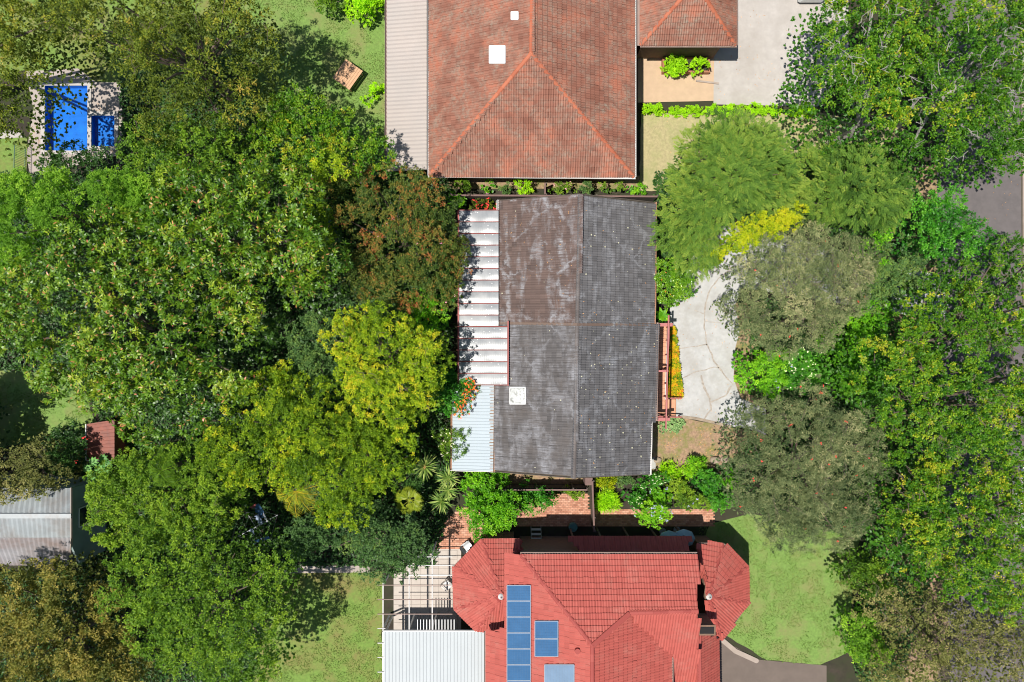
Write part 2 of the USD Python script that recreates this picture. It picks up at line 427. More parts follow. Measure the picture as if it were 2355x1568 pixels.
# twin-wall polycarbonate: milky silver, glossy, specks of droppings
mat('polycarbonate', {'g': ('geometry', {}), 'n': ('noise_texture', {'scale': 1.1, 'detail': 5, 'roughness': 0.6}),
                      'r': ('rgb_ramp', {'ramp': [(0.35, (0.20, 0.215, 0.23)), (0.65, (0.30, 0.31, 0.32))]}),
                      'w': ('wave_texture', {'wave_type': 'bands', 'bands_direction': 'x', 'scale': 12.0}),
                      'b': ('bump', {'strength': 0.25, 'distance': 0.004}),
                      'v': ('voronoi_texture', {'scale': 4.5}), 'lt': ('math', {'math_type': 'less_than', 'value2': 0.13}), 'm': ('mix', {'color2': (0.75, 0.75, 0.74)}),
                      'p': ('principled_bsdf', {'roughness': 0.30, 'specular_ior_level': 0.42, 'metallic': 0.0})},
    [('g.position', 'n.vector'), ('n.fac', 'r.fac'), ('g.position', 'w.vector'), ('w.fac', 'b.height'), ('b.normal', 'p.normal'), ('g.position', 'v.vector'),
     ('v.distance', 'lt.value1'), ('lt.value', 'm.fac'), ('r.color', 'm.color1'), ('m.color', 'p.base_color')], 'p.BSDF')

# ------------------------------------------------------------------ the ground, lawns, paving, road
POOL = [(104, 197), (204, 197), (204, 348), (104, 348)]
SPA = [(211, 266), (266, 266), (266, 338), (211, 338)]
pool, spa = G(POOL), G(SPA)
holes = shapely.union_all([pool, spa])
ground = Polygon([(-260, -260), (260, -260), (260, 260), (-260, 260)]).difference(holes)
structure('ground', sheet(ground, 0.0), 'soil')


def land(name, pts, z, m, amp=0.0, seed=0, cut=None):
    p = G(pts)
    if amp:
        p = wobble(p, amp, seed=seed)
    if cut is not None:
        p = p.difference(cut)
    return structure(name, sheet(p, z), m)


land('lawn', [(560, 0), (640, -60), (720, -60), (892, -60), (892, 330), (860, 420), (640, 420), (560, 300)], 0.006, 'grass', 0.3, 1)
land('lawn', [(-80, 860), (60, 850), (180, 870), (230, 980), (200, 1000), (120, 1010), (-80, 1040)], 0.006, 'grass', 0.3, 2)
land('lawn', [(-80, 315), (62, 318), (58, 440), (-80, 440)], 0.006, 'grass_olive', 0.1, 3)
land('lawn', [(-80, -60), (600, -60), (600, 150), (280, 200), (60, 160), (-80, 200)], 0.004, 'grass_olive', 0.3, 4)
land('lawn', [(560, 1314), (880, 1314), (880, 1640), (560, 1640)], 0.006, 'grass_olive', 0.15, 5)
land('lawn', [(1630, 1205), (1720, 1180), (1980, 1230), (1960, 1320), (1950, 1500), (1890, 1530), (1760, 1520), (1640, 1440), (1600, 1300)], 0.006, 'grass', 0.2, 6)
land('verge', [(1472, 262), (1880, 258), (2090, 300), (2090, 420), (1860, 440), (1472, 440)], 0.006, 'grass_dry', 0.15, 7)
land('front_yard', [(1490, 968), (1570, 962), (1680, 985), (1760, 1000), (1760, 1100), (1640, 1130), (1490, 1110)], 0.006, 'front_dirt', 0.2, 8)
land('front_bed', [(1660, 690), (1760, 700), (1760, 960), (1690, 940)], 0.005, 'front_dirt', 0.2, 9)
land('back_path', [(640, 1302), (850, 1300), (850, 1316), (640, 1318)], 0.010, 'concrete_pool')
land('roadside', [(2000, 380), (2160, 380), (2160, 800), (2190, 1500), (2100, 1640), (2000, 1640)], 0.005, 'front_dirt', 0.3, 11)
land('road', [(2150, -300), (2338, -300), (2346, 300), (2350, 700), (2400, 1200), (2430, 1900), (2200, 1900), (2170, 1200), (2155, 700)], 0.008, 'asphalt')
land('far_roadside', [(2362, -300), (2700, -300), (2700, 1900), (2450, 1900), (2420, 1200), (2368, 700)], 0.006, 'front_dirt', 0.1, 12)
kb = MB()
ks = [(2338, -300), (2346, 300), (2350, 700), (2400, 1200), (2430, 1900)]
kl = LineString([W(*p)[:2] + [0.28, 0] for p in ks])
kb.prism(kl.buffer(0.24, cap_style='flat'), -0.05, 0.12)
structure('kerb', kb, 'kerb')

# the pale concrete drive with its cracked joints
drive_px = [(1655, 560), (1705, 600), (1712, 640), (1690, 700), (1700, 760), (1690, 800), (1686, 870), (1702, 915), (1760, 940), (1760, 1000), (1716, 984), (1676, 980), (1640, 970), (1554, 958), (1554, 913), (1556, 912), (1552, 860), (1546, 800), (1540, 740), (1540, 700), (1580, 620), (1600, 560)]
drv = G(drive_px).union(G([(1600, 520), (1720, 520), (2180, 640), (2180, 740), (1700, 660)]))
b = MB(); b.prism(drv.buffer(0.15).buffer(-0.15), -0.1, 0.03)
structure('driveway', b, 'concrete')
DRV = ('/World/driveway', np.zeros(3))


def ribbon(pts, w, z, seed=0, amp=0.06):
    l = shapely.segmentize(LineString([W(*p)[:2] for p in pts]), 0.15)
    xy = np.array(l.coords)
    q = np.column_stack([xy * 2.2, np.zeros(len(xy))])
    xy = xy + (np.column_stack([meshkit.fbm(q, 3, seed), meshkit.fbm(q + 9, 3, seed)]) - 0.5) * 2 * amp
    d = np.gradient(xy, axis=0); d /= np.linalg.norm(d, axis=1, keepdims=True) + 1e-9
    s = np.column_stack([-d[:, 1], d[:, 0]])
    ww = w * (0.4 + 1.2 * meshkit.noise(q * 3, seed + 3))[:, None] / 2
    v = np.vstack([np.column_stack([xy + s * ww, np.full(len(xy), z)]), np.column_stack([xy - s * ww, np.full(len(xy), z)])])
    n = len(xy)
    f = [(i, n + i, n + i + 1) for i in range(n - 1)] + [(i, n + i + 1, i + 1) for i in range(n - 1)]
    return (v, np.array(f))


for i, (pts, w) in enumerate([([(1693, 612), (1650, 640), (1628, 675), (1620, 710), (1619, 745), (1624, 790), (1641, 830), (1656, 850), (1672, 872), (1684, 884)], 0.09),
                              ([(1596, 713), (1618, 722)], 0.05), ([(1619, 738), (1668, 745)], 0.05), ([(1556, 802), (1624, 792)], 0.06),
                              ([(1568, 870), (1600, 855), (1640, 845), (1653, 846)], 0.06), ([(1612, 862), (1618, 890), (1632, 918), (1634, 940), (1618, 965)], 0.12), ([(1634, 925), (1668, 908), (1682, 886)], 0.10)]):
    part(DRV, 'crack', ribbon(pts, w, 0.034, i), 'crack')

land('neighbour_driveway', [(1640, 100), (1692, 100), (1692, -400), (1900, -400), (1950, -60), (1950, 150), (1880, 245), (1640, 240)], 0.012, 'concrete_pale')
land('patio', [(1466, 110), (1642, 100), (1640, 232), (1466, 236)], 0.016, 'cream_paver')
land('red_house_driveway', [(1630, 1440), (1662, 1470), (1738, 1516), (1900, 1530), (1900, 1700), (1600, 1700), (1600, 1450)], 0.010, 'asphalt_drive')
b = MB(); b.prism(LineString([W(*p)[:2] for p in [(1652, 1464), (1690, 1496), (1738, 1518)]]).buffer(0.16), -0.02, 0.08); structure('drive_edging', b, 'kerb')

# pool deck, pools
deck = G([(60, 165), (180, 158), (222, 190), (282, 190), (282, 355), (100, 400), (72, 410), (62, 360), (78, 250)])
d = deck.difference(shapely.union_all([pool, spa]).buffer(0.02))
b = MB(); b.prism(d, -0.05, 0.06); structure('pool_deck', b, 'concrete_pool')
land('pool_side_paving', [(-60, 298), (44, 300), (52, 316), (-60, 322)], 0.012, 'concrete_pale')


def basin(name, label, poly, depth, up=0.0):
    t = T(name, label, 'swimming pool', (*np.array(poly.centroid.coords[0]), 0))
    m = MB()
    m.prism(poly.buffer(0.09, join_style='mitre').difference(poly), -depth, 0.02)
    m.prism(poly.buffer(0.09, join_style='mitre'), -depth - 0.1, -depth - 0.002)
    part(t, 'basin', m, 'pool_blue')
    part(t, 'water', sheet(poly, -0.10), 'water')
    c = MB()
    xy = np.array(poly.exterior.coords)
    ring = poly.buffer(0.24, join_style='mitre').difference(poly.buffer(-0.03))
    c.prism(ring, 0.066 + up, 0.11 + up)
    part(t, 'coping', c, 'concrete_pale')
    return t


basin('swimming_pool', 'long bright blue rectangular swimming pool partly shaded by overhanging branches', pool, 0.5)
basin('swimming_pool', 'small bright blue square pool beside the long pool', spa, 0.4, 0.012)

# brick path beside the red house: nearly every brick its own piece
def brick_field(poly, z, bw=0.235, bh=0.118, tone_seed=0):
    x0, y0, x1, y1 = poly.bounds
    out, r, j = [], np.random.default_rng(tone_seed), 0
    y = y0
    while y < y1:
        x = x0 - (bw / 2 if j % 2 else 0)
        while x < x1:
            if poly.contains(Point(x + bw / 2, y + bh / 2)):
                out.append((x, y, r.uniform(-0.004, 0.006), r.random()))
            x += bw
        y += bh; j += 1
    return out


def bricks(struct_name, poly, z, n_single, seed, bw=0.235, bh=0.118):
    structure(struct_name, sheet(poly, z), 'mortar')
    host = ('/World/' + struct_name, np.zeros(3))
    rest = MB()
    bl = brick_field(poly, z, bw, bh, seed)
    order = np.argsort([np.hypot(x, y) for x, y, *_ in bl])
    for k, i in enumerate(order):
        x, y, dz, tone = bl[i]
        m = MB() if k < n_single else rest
        m.box((x + 0.008, y + 0.008, z - 0.03), (x + bw - 0.008, y + bh - 0.008, z + 0.022 + dz), tone, ch=0.0)
        if k < n_single:
            part(host, 'brick', m, 'brick')
    if rest.n:
        part(host, 'brick', rest, 'brick', kind='stuff')


bp = G([(1185, 1172), (1215, 1172), (1215, 1148), (1258, 1148), (1258, 1136), (1352, 1136), (1352, 1172), (1640, 1172), (1640, 1210), (1185, 1210)])
bricks('brick_path', bp, 0.012, 300, 3)
land('courtyard_soil', [(1060, 1196), (1640, 1196), (1640, 1300), (1060, 1300)], 0.004, 'soil')
bq = G([(1005, 1230), (1050, 1170), (1110, 1165), (1110, 1240), (1060, 1262), (1010, 1262)])
bricks('brick_paving', bq, 0.012, 160, 4, 0.30, 0.15)
land('terrace', [(905, 1285), (960, 1262), (1060, 1262), (1060, 1470), (905, 1470)], 0.012, 'terrace')
T0 = ('/World/terrace', np.zeros(3))
r = np.random.default_rng(5)
tp = G([(905, 1285), (960, 1262), (1048, 1262), (1048, 1452), (905, 1452)])
x0, y0, x1, y1 = tp.bounds
for i, x in enumerate(np.arange(x0, x1, 0.62)):
    for y in np.arange(y0, y1, 0.62):
        if tp.contains(Point(x + .3, y + .3)):
            m = MB(); m.box((x + .01, y + .01, 0.0), (x + .61, y + .61, 0.04 + r.uniform(0, .006)))
            part(T0, 'paving_slab', m, 'terrace')
# soil strip and path by the side of the grey house
land('side_path', [(1150, 1085), (1350, 1095), (1350, 1116), (1150, 1112)], 0.008, 'front_dirt', 0.05, 15)
land('side_path', [(1010, 404), (1470, 404), (1470, 434), (1010, 434)], 0.008, 'front_dirt', 0.05, 16)

# ------------------------------------------------------------------ roofs
def tiles(pts, down, w=0.30, gauge=0.33, seed=0, roll=0.042, inset=0.0):
    """Interlocking tiles over one plane of a roof. pts: the plane's corners; down: a vector pointing to the eave."""
    pts = np.array(pts, float)
    n = np.zeros(3)
    for i in range(len(pts)):
        n += np.cross(pts[i], pts[(i + 1) % len(pts)])
    n /= np.linalg.norm(n)
    if n[2] < 0:
        n = -n
    d = np.array(down, float); d = d - n * (d @ n); d /= np.linalg.norm(d)
    u = np.cross(n, d)
    o = pts.mean(0)
    P = Polygon(np.column_stack([(pts - o) @ u, (pts - o) @ d]))
    if not P.is_valid:
        P = P.buffer(0)
    a0, b0, a1, b1 = P.bounds
    nu, nd = int(math.ceil((a1 - a0) / w)), int(math.ceil((b1 - b0) / gauge))
    A, Bv = np.meshgrid(a0 + (np.arange(nu) + 0.5) * w, b1 + 0.02 - (np.arange(nd) + 0.5) * gauge)
    keep = shapely.contains_xy(P.buffer(0.04), A.ravel(), Bv.ravel())
    A, Bv = A.ravel()[keep], Bv.ravel()[keep]
    us = np.array([-0.5, -0.25, -0.02, 0.02, 0.27, 0.48]) * w
    hs = np.array([0.0, roll, 0.0, 0.0, roll, 0.0])
    m = len(us)
    L = gauge + 0.05
    back = np.column_stack([us, np.full(m, -L + gauge / 2), hs * 0.9 + 0.004])
    front = np.column_stack([us, np.full(m, gauge / 2), hs + 0.058])
    low = np.column_stack([us, np.full(m, gauge / 2), np.full(m, -0.004)])
    tv = np.vstack([back, front, low])
    f = []
    for i in range(m - 1):
        f += [(i, m + i, m + i + 1), (i, m + i + 1, i + 1), (m + i, 2 * m + i, 2 * m + i + 1), (m + i, 2 * m + i + 1, m + i + 1)]
    f = np.array(f)
    rr = np.random.default_rng(seed)
    k = len(A)
    jit = rr.normal(0, 0.004, (k, 2)); lift = rr.uniform(0, 0.006, k); tone = np.clip(rr.normal(0.5, 0.15, k), 0, 1)
    pu, pd, pn = tv[None, :, 0] + (A + jit[:, 0])[:, None], tv[None, :, 1] + (Bv + jit[:, 1])[:, None], tv[None, :, 2] + lift[:, None]
    v = o + pu[..., None] * u + pd[..., None] * d + pn[..., None] * n
    return v, f, tone


def lay(t, sets, n_single, name='roof_tile'):
    """sets: (tiles, material). The n_single tiles nearest the sky are parts of their own, the others one part per material."""
    z = np.concatenate([s[0][0][:, :, 2].mean(1) for s in sets]) if sets else np.zeros(0)
    cut = np.sort(z)[::-1][min(n_single, len(z) - 1)] if n_single else 1e9
    for (v, f, tone), m in sets:
        zi = v[:, :, 2].mean(1)
        one = zi > cut
        for i in np.nonzero(one)[0]:
            part(t, name, (v[i], f, np.full(len(v[i]), tone[i])), m)
        vv, tt = v[~one], tone[~one]
        k, c = vv.shape[:2]
        if k:
            part(t, name, (vv.reshape(-1, 3), (f[None] + (np.arange(k) * c)[:, None, None]).reshape(-1, 3), np.repeat(tt, c)), m, kind='stuff')


def caps(t, a, b, m, rad=0.13, step=0.42, name='ridge_cap', seed=0):
    a, b = np.array(a, float), np.array(b, float)
    L = np.linalg.norm(b - a); d = (b - a) / L
    s = np.cross(d, [0, 0, 1.0]); s /= np.linalg.norm(s); up = np.cross(s, d)
    n = max(1, int(L / step)); st = L / n
    th = np.linspace(0, np.pi, 7)
    rr = np.random.default_rng(seed)
    for i in range(n):
        p, q = a + d * st * i, a + d * (st * (i + 1) + 0.05)
        r1, r2 = rad, rad * 1.1
        A = [p + (np.cos(x) * s + np.sin(x) * up * 0.75) * r1 - up * 0.03 for x in th]
        B = [q + (np.cos(x) * s + np.sin(x) * up * 0.75) * r2 - up * 0.02 for x in th]
        C = [x - up * 0.03 for x in B]
        v = np.array(A + B + C); k = len(th)
        f = []
        for j in range(k - 1):
            f += [(j, j + 1, k + j + 1), (j, k + j + 1, k + j), (k + j, k + j + 1, 2 * k + j + 1), (k + j, 2 * k + j + 1, 2 * k + j)]
        part(t, name, (v, np.array(f), np.full(len(v), rr.random())), m)


def gutter(t, a, b, m='gutter_white', w=0.12, h=0.10, name='gutter'):
    """An open half-box gutter from a to b."""
    a, b = np.array(a, float), np.array(b, float)
    d = (b - a) / np.linalg.norm(b - a)
    s = np.cross(d, [0, 0, 1.0])
    mb = MB()
    mb.beam(a - [0, 0, h / 2], b - [0, 0, h / 2], w, 0.012, 0.5)
    mb.beam(a + s * w / 2, b + s * w / 2, 0.014, h, 0.5)
    mb.beam(a - s * w / 2, b - s * w / 2, 0.014, h, 0.5)
    return part(t, name, mb, m)


def shell(t, poly, z1, m, name='wall', z0=0.0, thick=0.2):
    mb = MB(); mb.prism(poly.difference(poly.buffer(-thick, join_style='mitre')), z0, z1)
    return part(t, name, mb, m)


# ---- the grey tiled house in the middle
EZ, RZ = 3.0, 5.2
HOUSE = t = T('house', 'grey concrete-tiled gable house in the middle with silver patio roof behind it', 'house', W(1327, 770, 0))
nl0, nl1 = W(1147.6, 461, EZ), W(1145, 742, EZ)
nr0, nr1 = W(1505, 466, EZ), W(1502.5, 745, EZ)
rt, rm, rb = W(1333.5, 446.5, RZ), W(1327, 745, RZ), W(1319.5, 1098.5, RZ)
sl0, sl1 = W(1141.5, 746, EZ - .03), W(1138.5, 1084, EZ - .03)
sr0, sr1, sr2, sr3 = W(1509, 747, EZ - .05), W(1506.5, 968, EZ - .05), W(1495, 969, EZ + .02), W(1492.5, 1090, EZ + .02)
mats = MB()
foot = Polygon([nl0[:2] + [.5, -.3], nl1[:2] + [.5, 0], sl1[:2] + [.5, .3], sr3[:2] + [-.5, .3], sr2[:2] + [-.5, 0], nr0[:2] + [-.6, -.3]])
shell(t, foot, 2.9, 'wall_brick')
deckm = MB()
dz = np.array([0, 0, 0.03])
for P in ([nl0, nl1, rm, rt], [nr0, nr1, rm, rt], [sl0, sl1, rb, rm], [sr0, sr1, sr2, sr3, rb, rm]):
    deckm.face(np.array(P) - dz, 0.3, 0.08)
part(t, 'roof_deck', deckm, 'timber_dark')
g = MB()
for a, b_, c in ((nl0, nr0, rt), (sl1, sr3, rb)):
    off = np.array([0, -0.35 if a[1] > 0 else 0.35, 0])
    aa, bb, cc = a + off + [.5, 0, -.05], b_ + off + [-.5, 0, -.05], c + off + [0, 0, -.12]
    v = np.array([aa, bb, cc, aa + off * .4, bb + off * .4, cc + off * .4])
    g.add(v, [(0, 1, 2), (3, 5, 4), (0, 3, 4), (0, 4, 1), (1, 4, 5), (1, 5, 2), (2, 5, 3), (2, 3, 0)])
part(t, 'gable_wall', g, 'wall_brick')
sets = [(tiles([nl0, nl1, rm, rt], nl0 - rt, seed=1), 'tile_brown'), (tiles([nr0, nr1, rm, rt], nr0 - rt, seed=2), 'tile_slate'),
        (tiles([sl0, sl1, rb, rm], sl1 - rb, seed=3), 'tile_grey'), (tiles([sr0, sr1, sr2, sr3, rb, rm], sr3 - rb, seed=4), 'tile_speckled')]
lay(t, sets, 300)
caps(t, rt, rm, 'cap_grey', seed=1); caps(t, rm, rb, 'cap_grey', seed=2)
up = np.array([0, 0, 0.055])
mb = MB(); mb.beam(nl1 + up + [0.0, -.02, 0], rm + up + [0, -.02, 0.02], 0.17, 0.05, 0.5, 0.012); part(t, 'flashing', mb, 'cap_rust')
mb = MB(); mb.beam(nr1 + up + [0.0, -.03, 0], rm + up + [0, -.03, 0.02], 0.17, 0.05, 0.5, 0.012); part(t, 'flashing', mb, 'cap_rust')
for a, b_ in ((nl0, rt), (nr0, rt), (sl1, rb), (sr3, rb)):
    mb = MB(); mb.beam(a + [0, 0, -.03], b_ + [0, 0, -.03], 0.05, 0.2, 0.5); part(t, 'barge_board', mb, 'timber_dark')
gutter(t, nl0 + [-.07, .05, 0], nl1 + [-.07, 0, 0]); gutter(t, sl0 + [-.07, -1.0, 0], sl1 + [-.07, -.05, 0], 'gutter_rust')
gutter(t, nr0 + [.07, .05, 0], nr1 + [.07, 0, 0], 'gutter_rust'); gutter(t, sr0 + [.07, .15, 0], sr1 + [.07, 0, 0], 'gutter_brown'); gutter(t, sr2 + [.07, 0, 0], sr3 + [.07, -.05, 0])
mb = MB(); mb.beam(nl0 + [-.145, 0, -.02], nl1 + [-.145, 0, -.02], 0.03, 0.16); part(t, 'fascia', mb, 'white_paint')
# skylight set in the west slope
sp = [W(*p, 0)[:2] for p in [(1174, 890), (1209.5, 890), (1209.5, 928.5), (1174, 928.5)]]


def on_plane(p, tri, lift=0.0):
    a, b_, c = [np.array(q) for q in tri]
    n = np.cross(b_ - a, c - a); n /= np.linalg.norm(n)
    n = n if n[2] > 0 else -n
    z = a[2] - (n[0] * (p[0] - a[0]) + n[1] * (p[1] - a[1])) / n[2]
    return np.array([p[0], p[1], z]) + n * lift


def screen_on_plane(px, py, tri, lift=0.0):
    """The point of the plane seen from the drone over the plan point."""
    z = 4.0
    for _ in range(12):
        q = W(px, py, z); z = on_plane(q[:2], tri)[2]
    return on_plane(W(px, py, z)[:2], tri, lift)


tri = (sl0, sl1, rm)
q = [screen_on_plane(*p, tri) for p in [(1174, 890), (1209.5, 890), (1209.5, 928.5), (1174, 928.5)]]
nn = np.cross(q[1] - q[0], q[3] - q[0]); nn /= np.linalg.norm(nn); nn = nn if nn[2] > 0 else -nn
fr = MB()
for i in range(4):
    a, b_ = q[i], q[(i + 1) % 4]
    e = (b_ - a) / np.linalg.norm(b_ - a) * 0.03
    fr.beam(a - e + nn * .075, b_ + e + nn * .075, 0.06, 0.14, 0.5, 0.01, up=nn)
s1 = part(t, 'skylight', fr, 'skylight_white')
dome = MB()
gu = np.linspace(0, 1, 9)
gv = [[q[0] + (q[1] - q[0]) * a + (q[3] - q[0]) * b_ + nn * (0.11 + 0.10 * (1 - (2 * a - 1) ** 4) * (1 - (2 * b_ - 1) ** 4)) for a in gu] for b_ in gu]
dome.add(np.array(gv).reshape(-1, 3), [(i * 9 + j, i * 9 + j + 1, i * 9 + j + 10, i * 9 + j + 9) for i in range(8) for j in range(8)])
part(s1, 'dome', dome, 'skylight_speck')

# ---- twin-wall patio roof with red battens behind the house
PZ0, PZ1 = 2.75, 3.25
t = T('patio_cover', 'silver translucent patio roof of sheets between red battens behind the grey house', 'patio cover', W(1105, 680, 0))
ys = [483 + 26.8 * i for i in range(16)]
xl = 1056


def pr(y):
    return 1146 if y < 741 else 1166


for i in range(15):
    ya, yb = ys[i] + 1.2, ys[i + 1] - 1.2
    x2 = pr((ya + yb) / 2)
    zr = PZ1 + (0.30 if x2 > 1150 else 0.0)
    a0, a1, b0, b1 = W(xl, ya, PZ0), W(x2, ya, zr), W(xl, yb, PZ0), W(x2, yb, zr)
    nu, nv = 14, 10
    vv = []
    rr = np.random.default_rng(100 + i)
    ph, am = rr.uniform(0, 6.28), rr.uniform(0.006, 0.014)
    for k in range(nv + 1):
        for j in range(nu + 1):
            s, q_ = j / nu, k / nv
            p = (a0 * (1 - s) + a1 * s) * (1 - q_) + (b0 * (1 - s) + b1 * s) * q_
            vv.append(p + [0, 0, 0.024 * math.sin(math.pi * q_) + am * math.sin(s * 11 + ph) * math.sin(math.pi * q_) - 0.02 * math.sin(math.pi * s)])
    n1 = len(vv); vv = np.array(vv)
    f = []
    for k in range(nv):
        for j in range(nu):
            a = k * (nu + 1) + j
            f += [(a, a + nu + 2, a + 1), (a, a + nu + 1, a + nu + 2)]
    f = np.array(f)
    v2 = np.vstack([vv, vv - [0, 0, 0.012]])
    part(t, 'roof_sheet', (v2, np.vstack([f, f[:, ::-1] + n1])), 'polycarbonate', smooth=40)
for i, y in enumerate(ys):
    x2 = pr(y)
    zr = PZ1 + (0.30 if x2 > 1150 else 0.0)
    mb = MB(); mb.beam(W(xl - (6 if i > 6 else 1), y, PZ0 + .035), W(x2, y, zr + .035), 0.042, 0.06, 0.5, 0.012); part(t, 'batten', mb, 'red_paint')
mb = MB(); mb.beam(W(1168, 738, PZ1 + .33), W(1168, 887, PZ1 + .33), 0.09, 0.12); part(t, 'edge_beam', mb, 'red_paint')
mb = MB(); mb.beam(W(xl - 2, 483, PZ0 - .10), W(xl - 2, 885, PZ0 - .10), 0.09, 0.14); part(t, 'beam', mb, 'red_paint')
for y in (486, 620, 750, 880):
    mb = MB(); p = W(xl + 1, y, 0); mb.beam([W(xl + 1, y, PZ0)[0], W(xl + 1, y, PZ0)[1], 0], W(xl + 1, y, PZ0 - .17), 0.09, 0.09); part(t, 'post', mb, 'red_paint')

# ---- white ribbed lean-to
t = T('lean_to', 'pale blue-white ribbed metal lean-to roof with a flowering vine sprawling over it', 'lean-to', W(1090, 985, 0))
LZ0, LZ1 = 2.45, 2.85
a0, a1, b0, b1 = W(1041, 886, LZ0), W(1138, 886, LZ1), W(1038.5, 1081, LZ0), W(1137, 1084, LZ1)
mb = MB(); mb.face([a0, a1, b1, b0], 0.5, 0.02); part(t, 'roof_sheet', mb, 'sheet_white')
for i in range(27):
    s = (i + 0.3) / 26.8
    p, q_ = a0 + (b0 - a0) * s, a1 + (b1 - a1) * s
    mb = MB(); mb.beam(p + [0, 0, .018], q_ + [0, 0, .018], 0.035, 0.034, 0.5, 0.010); part(t, 'rib', mb, 'sheet_white')
rr = np.random.default_rng(3)
mb = MB()
for i in range(27):
    s = (i + 0.3) / 26.8
    q_ = a1 + (b1 - a1) * s
    mb.beam(q_ + [-.32 + rr.uniform(-.05, .05), -.10, .006], q_ + [-.02, -.10, .008], 0.045 + rr.uniform(-.02, .02), 0.006)
part(t, 'leaf_litter', mb, 'sheet_rust')
gutter(t, a0 + [-.06, 0, -.02], b0 + [-.06, 0, -.02], 'gutter_rust', 0.10)
mb = MB(); mb.beam(b0 + [-.1, -.02, 0], b1 + [0, -.02, 0], 0.03, 0.12); part(t, 'barge_board', mb, 'gutter_white')
shell(t, Polygon([a0[:2] + [.3, 0], a1[:2], b1[:2], b0[:2] + [.3, .2]]), 2.4, 'wall_cream', thick=.1)

# ---- timber pergola, tiled porch and steps at the front door
t = T('pergola', 'dark pink painted timber pergola along the porch beside the grey house', 'pergola', W(1530, 860, 0))
PG = 2.75
mb = MB(); mb.beam(W(1537, 724.5, PG), W(1530.6, 986, PG), 0.085, 0.15, 0.5, 0.01); part(t, 'long_rail', mb, 'pink_paint')
for (xa, xb, y, w) in ((1509, 1546, 746.5, .22), (1508, 1534, 853, .13), (1506, 1540, 964, .20)):
    mb = MB(); mb.beam(W(xa, y, PG - .15), W(xb, y, PG - .15), w, 0.14, 0.5, 0.01); part(t, 'cross_beam', mb, 'pink_paint')
for (x, y) in ((1541, 746.5), (1536.5, 964), (1539, 853)):
    p = W(x - (3 if y == 853 else 0), y, PG - .25); mb = MB(); mb.beam([p[0], p[1], 0], p, 0.10, 0.10, 0.5, 0.01); part(t, 'post', mb, 'pink_paint')
t = T('porch', 'orange tiled porch with steps down to the concrete driveway', 'porch', W(1520, 860, 0))
mb = MB(); pp = [W(1508, 748, .45), W(1533, 748, .45), W(1528, 950, .45), W(1504, 957, .45)]
mb.prism(Polygon([p[:2] for p in pp]), 0, 0.40); part(t, 'base', mb, 'wall_brick')
r = np.random.default_rng(8)
for j, y in enumerate(np.arange(750, 950, 9.6)):
    for i in range(3):
        s0, s1_ = i / 3 + .008, (i + 1) / 3 - .008
        A = pp[0] * (1 - (y - 748) / 205) + pp[3] * ((y - 748) / 205); Bq = pp[1] * (1 - (y - 748) / 205) + pp[2] * ((y - 748) / 205)
        l, h = A + (Bq - A) * s0, A + (Bq - A) * s1_
        mb = MB(); mb.box((l[0], l[1] - .262, .39), (h[0], l[1], .435 + r.uniform(0, .004))); part(t, 'tile', mb, 'deck_tile')
for k, (xa, xb, z) in enumerate(((1526, 1535, .36), (1535, 1543.5, .24), (1543.5, 1554, .12))):
    l, h = W(xa, 955, z), W(xb, 918, z)
    mb = MB(); mb.box((l[0], l[1], 0), (h[0] - .012, h[1], z), ch=0.01); part(t, 'step', mb, 'deck_tile')
l, h = W(1530.5, 918, .46), W(1535.5, 748, .46)
mb = MB(); mb.beam(W(1535, 750, .52), W(1529, 918, .52), 0.06, 0.14); part(t, 'edging', mb, 'white_paint')
for (a, b_) in ((W(1538.5, 749, 1.25), W(1531.5, 916, 1.25)), (W(1533, 915.5, 1.0), W(1567, 915.5, .80)), (W(1507, 958, 1.25), W(1567, 959, .85))):
    mb = MB(); mb.beam(a, b_, 0.09, 0.06, 0.5, 0.01)
    n = max(2, int(np.linalg.norm(b_ - a) / 0.9))
    rl = part(t, 'handrail', mb, 'pink_paint')
    for k in range(n + 1):
        p = a + (b_ - a) * min(max(k / n, .02), .98)
        mb = MB(); mb.beam([p[0], p[1], 0.1], p - [0, 0, .03], 0.06, 0.06); part(rl, 'baluster', mb, 'pink_paint')

# ---- the orange tiled house at the top
t = T('house', 'orange terracotta-tiled hip roof house with white skylight at the top of the picture', 'house', W(1222, 200, 0))
OZ, ORZ = 3.2, 6.2
c0, c1 = W(987, 403, OZ), W(1457.5, 407, OZ)
ridge_s = W(1221, 123, ORZ)
YT = 27.0
d0, d1 = np.array([c0[0] + .05, YT, OZ]), np.array([c1[0], YT, OZ])
ridge_n = np.array([ridge_s[0] + .05, YT - 6.4, ORZ])
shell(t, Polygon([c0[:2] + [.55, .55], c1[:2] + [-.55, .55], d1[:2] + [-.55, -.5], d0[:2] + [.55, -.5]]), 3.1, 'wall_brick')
faces = [([c0, ridge_s, ridge_n, d0], (-1, 0, -.46)), ([c1, ridge_s, ridge_n, d1], (1, 0, -.46)), ([c0, c1, ridge_s], (0, -1, -.46)), ([d0, d1, ridge_n], (0, 1, -.46))]
deckm = MB(); sets = []
for i, (P, dn) in enumerate(faces):
    deckm.face(np.array(P) - dz, 0.4, 0.08)
    sets.append((tiles(P, dn, seed=20 + i), 'tile_orange'))
part(t, 'roof_deck', deckm, 'tile_orange')
lay(t, sets, 300)
caps(t, ridge_s, ridge_n, 'cap_orange', seed=3); caps(t, c0, ridge_s, 'cap_orange', seed=4); caps(t, c1, ridge_s, 'cap_orange', seed=5)
gutter(t, c0 + [-.1, -.07, -.02], c1 + [.1, -.07, -.02]); gutter(t, c0 + [-.07, 0, -.02], d0 + [-.07, 0, -.02]); gutter(t, c1 + [.07, 0, -.02], d1 + [.07, 0, -.02])
tri = (c0, ridge_s, ridge_n)
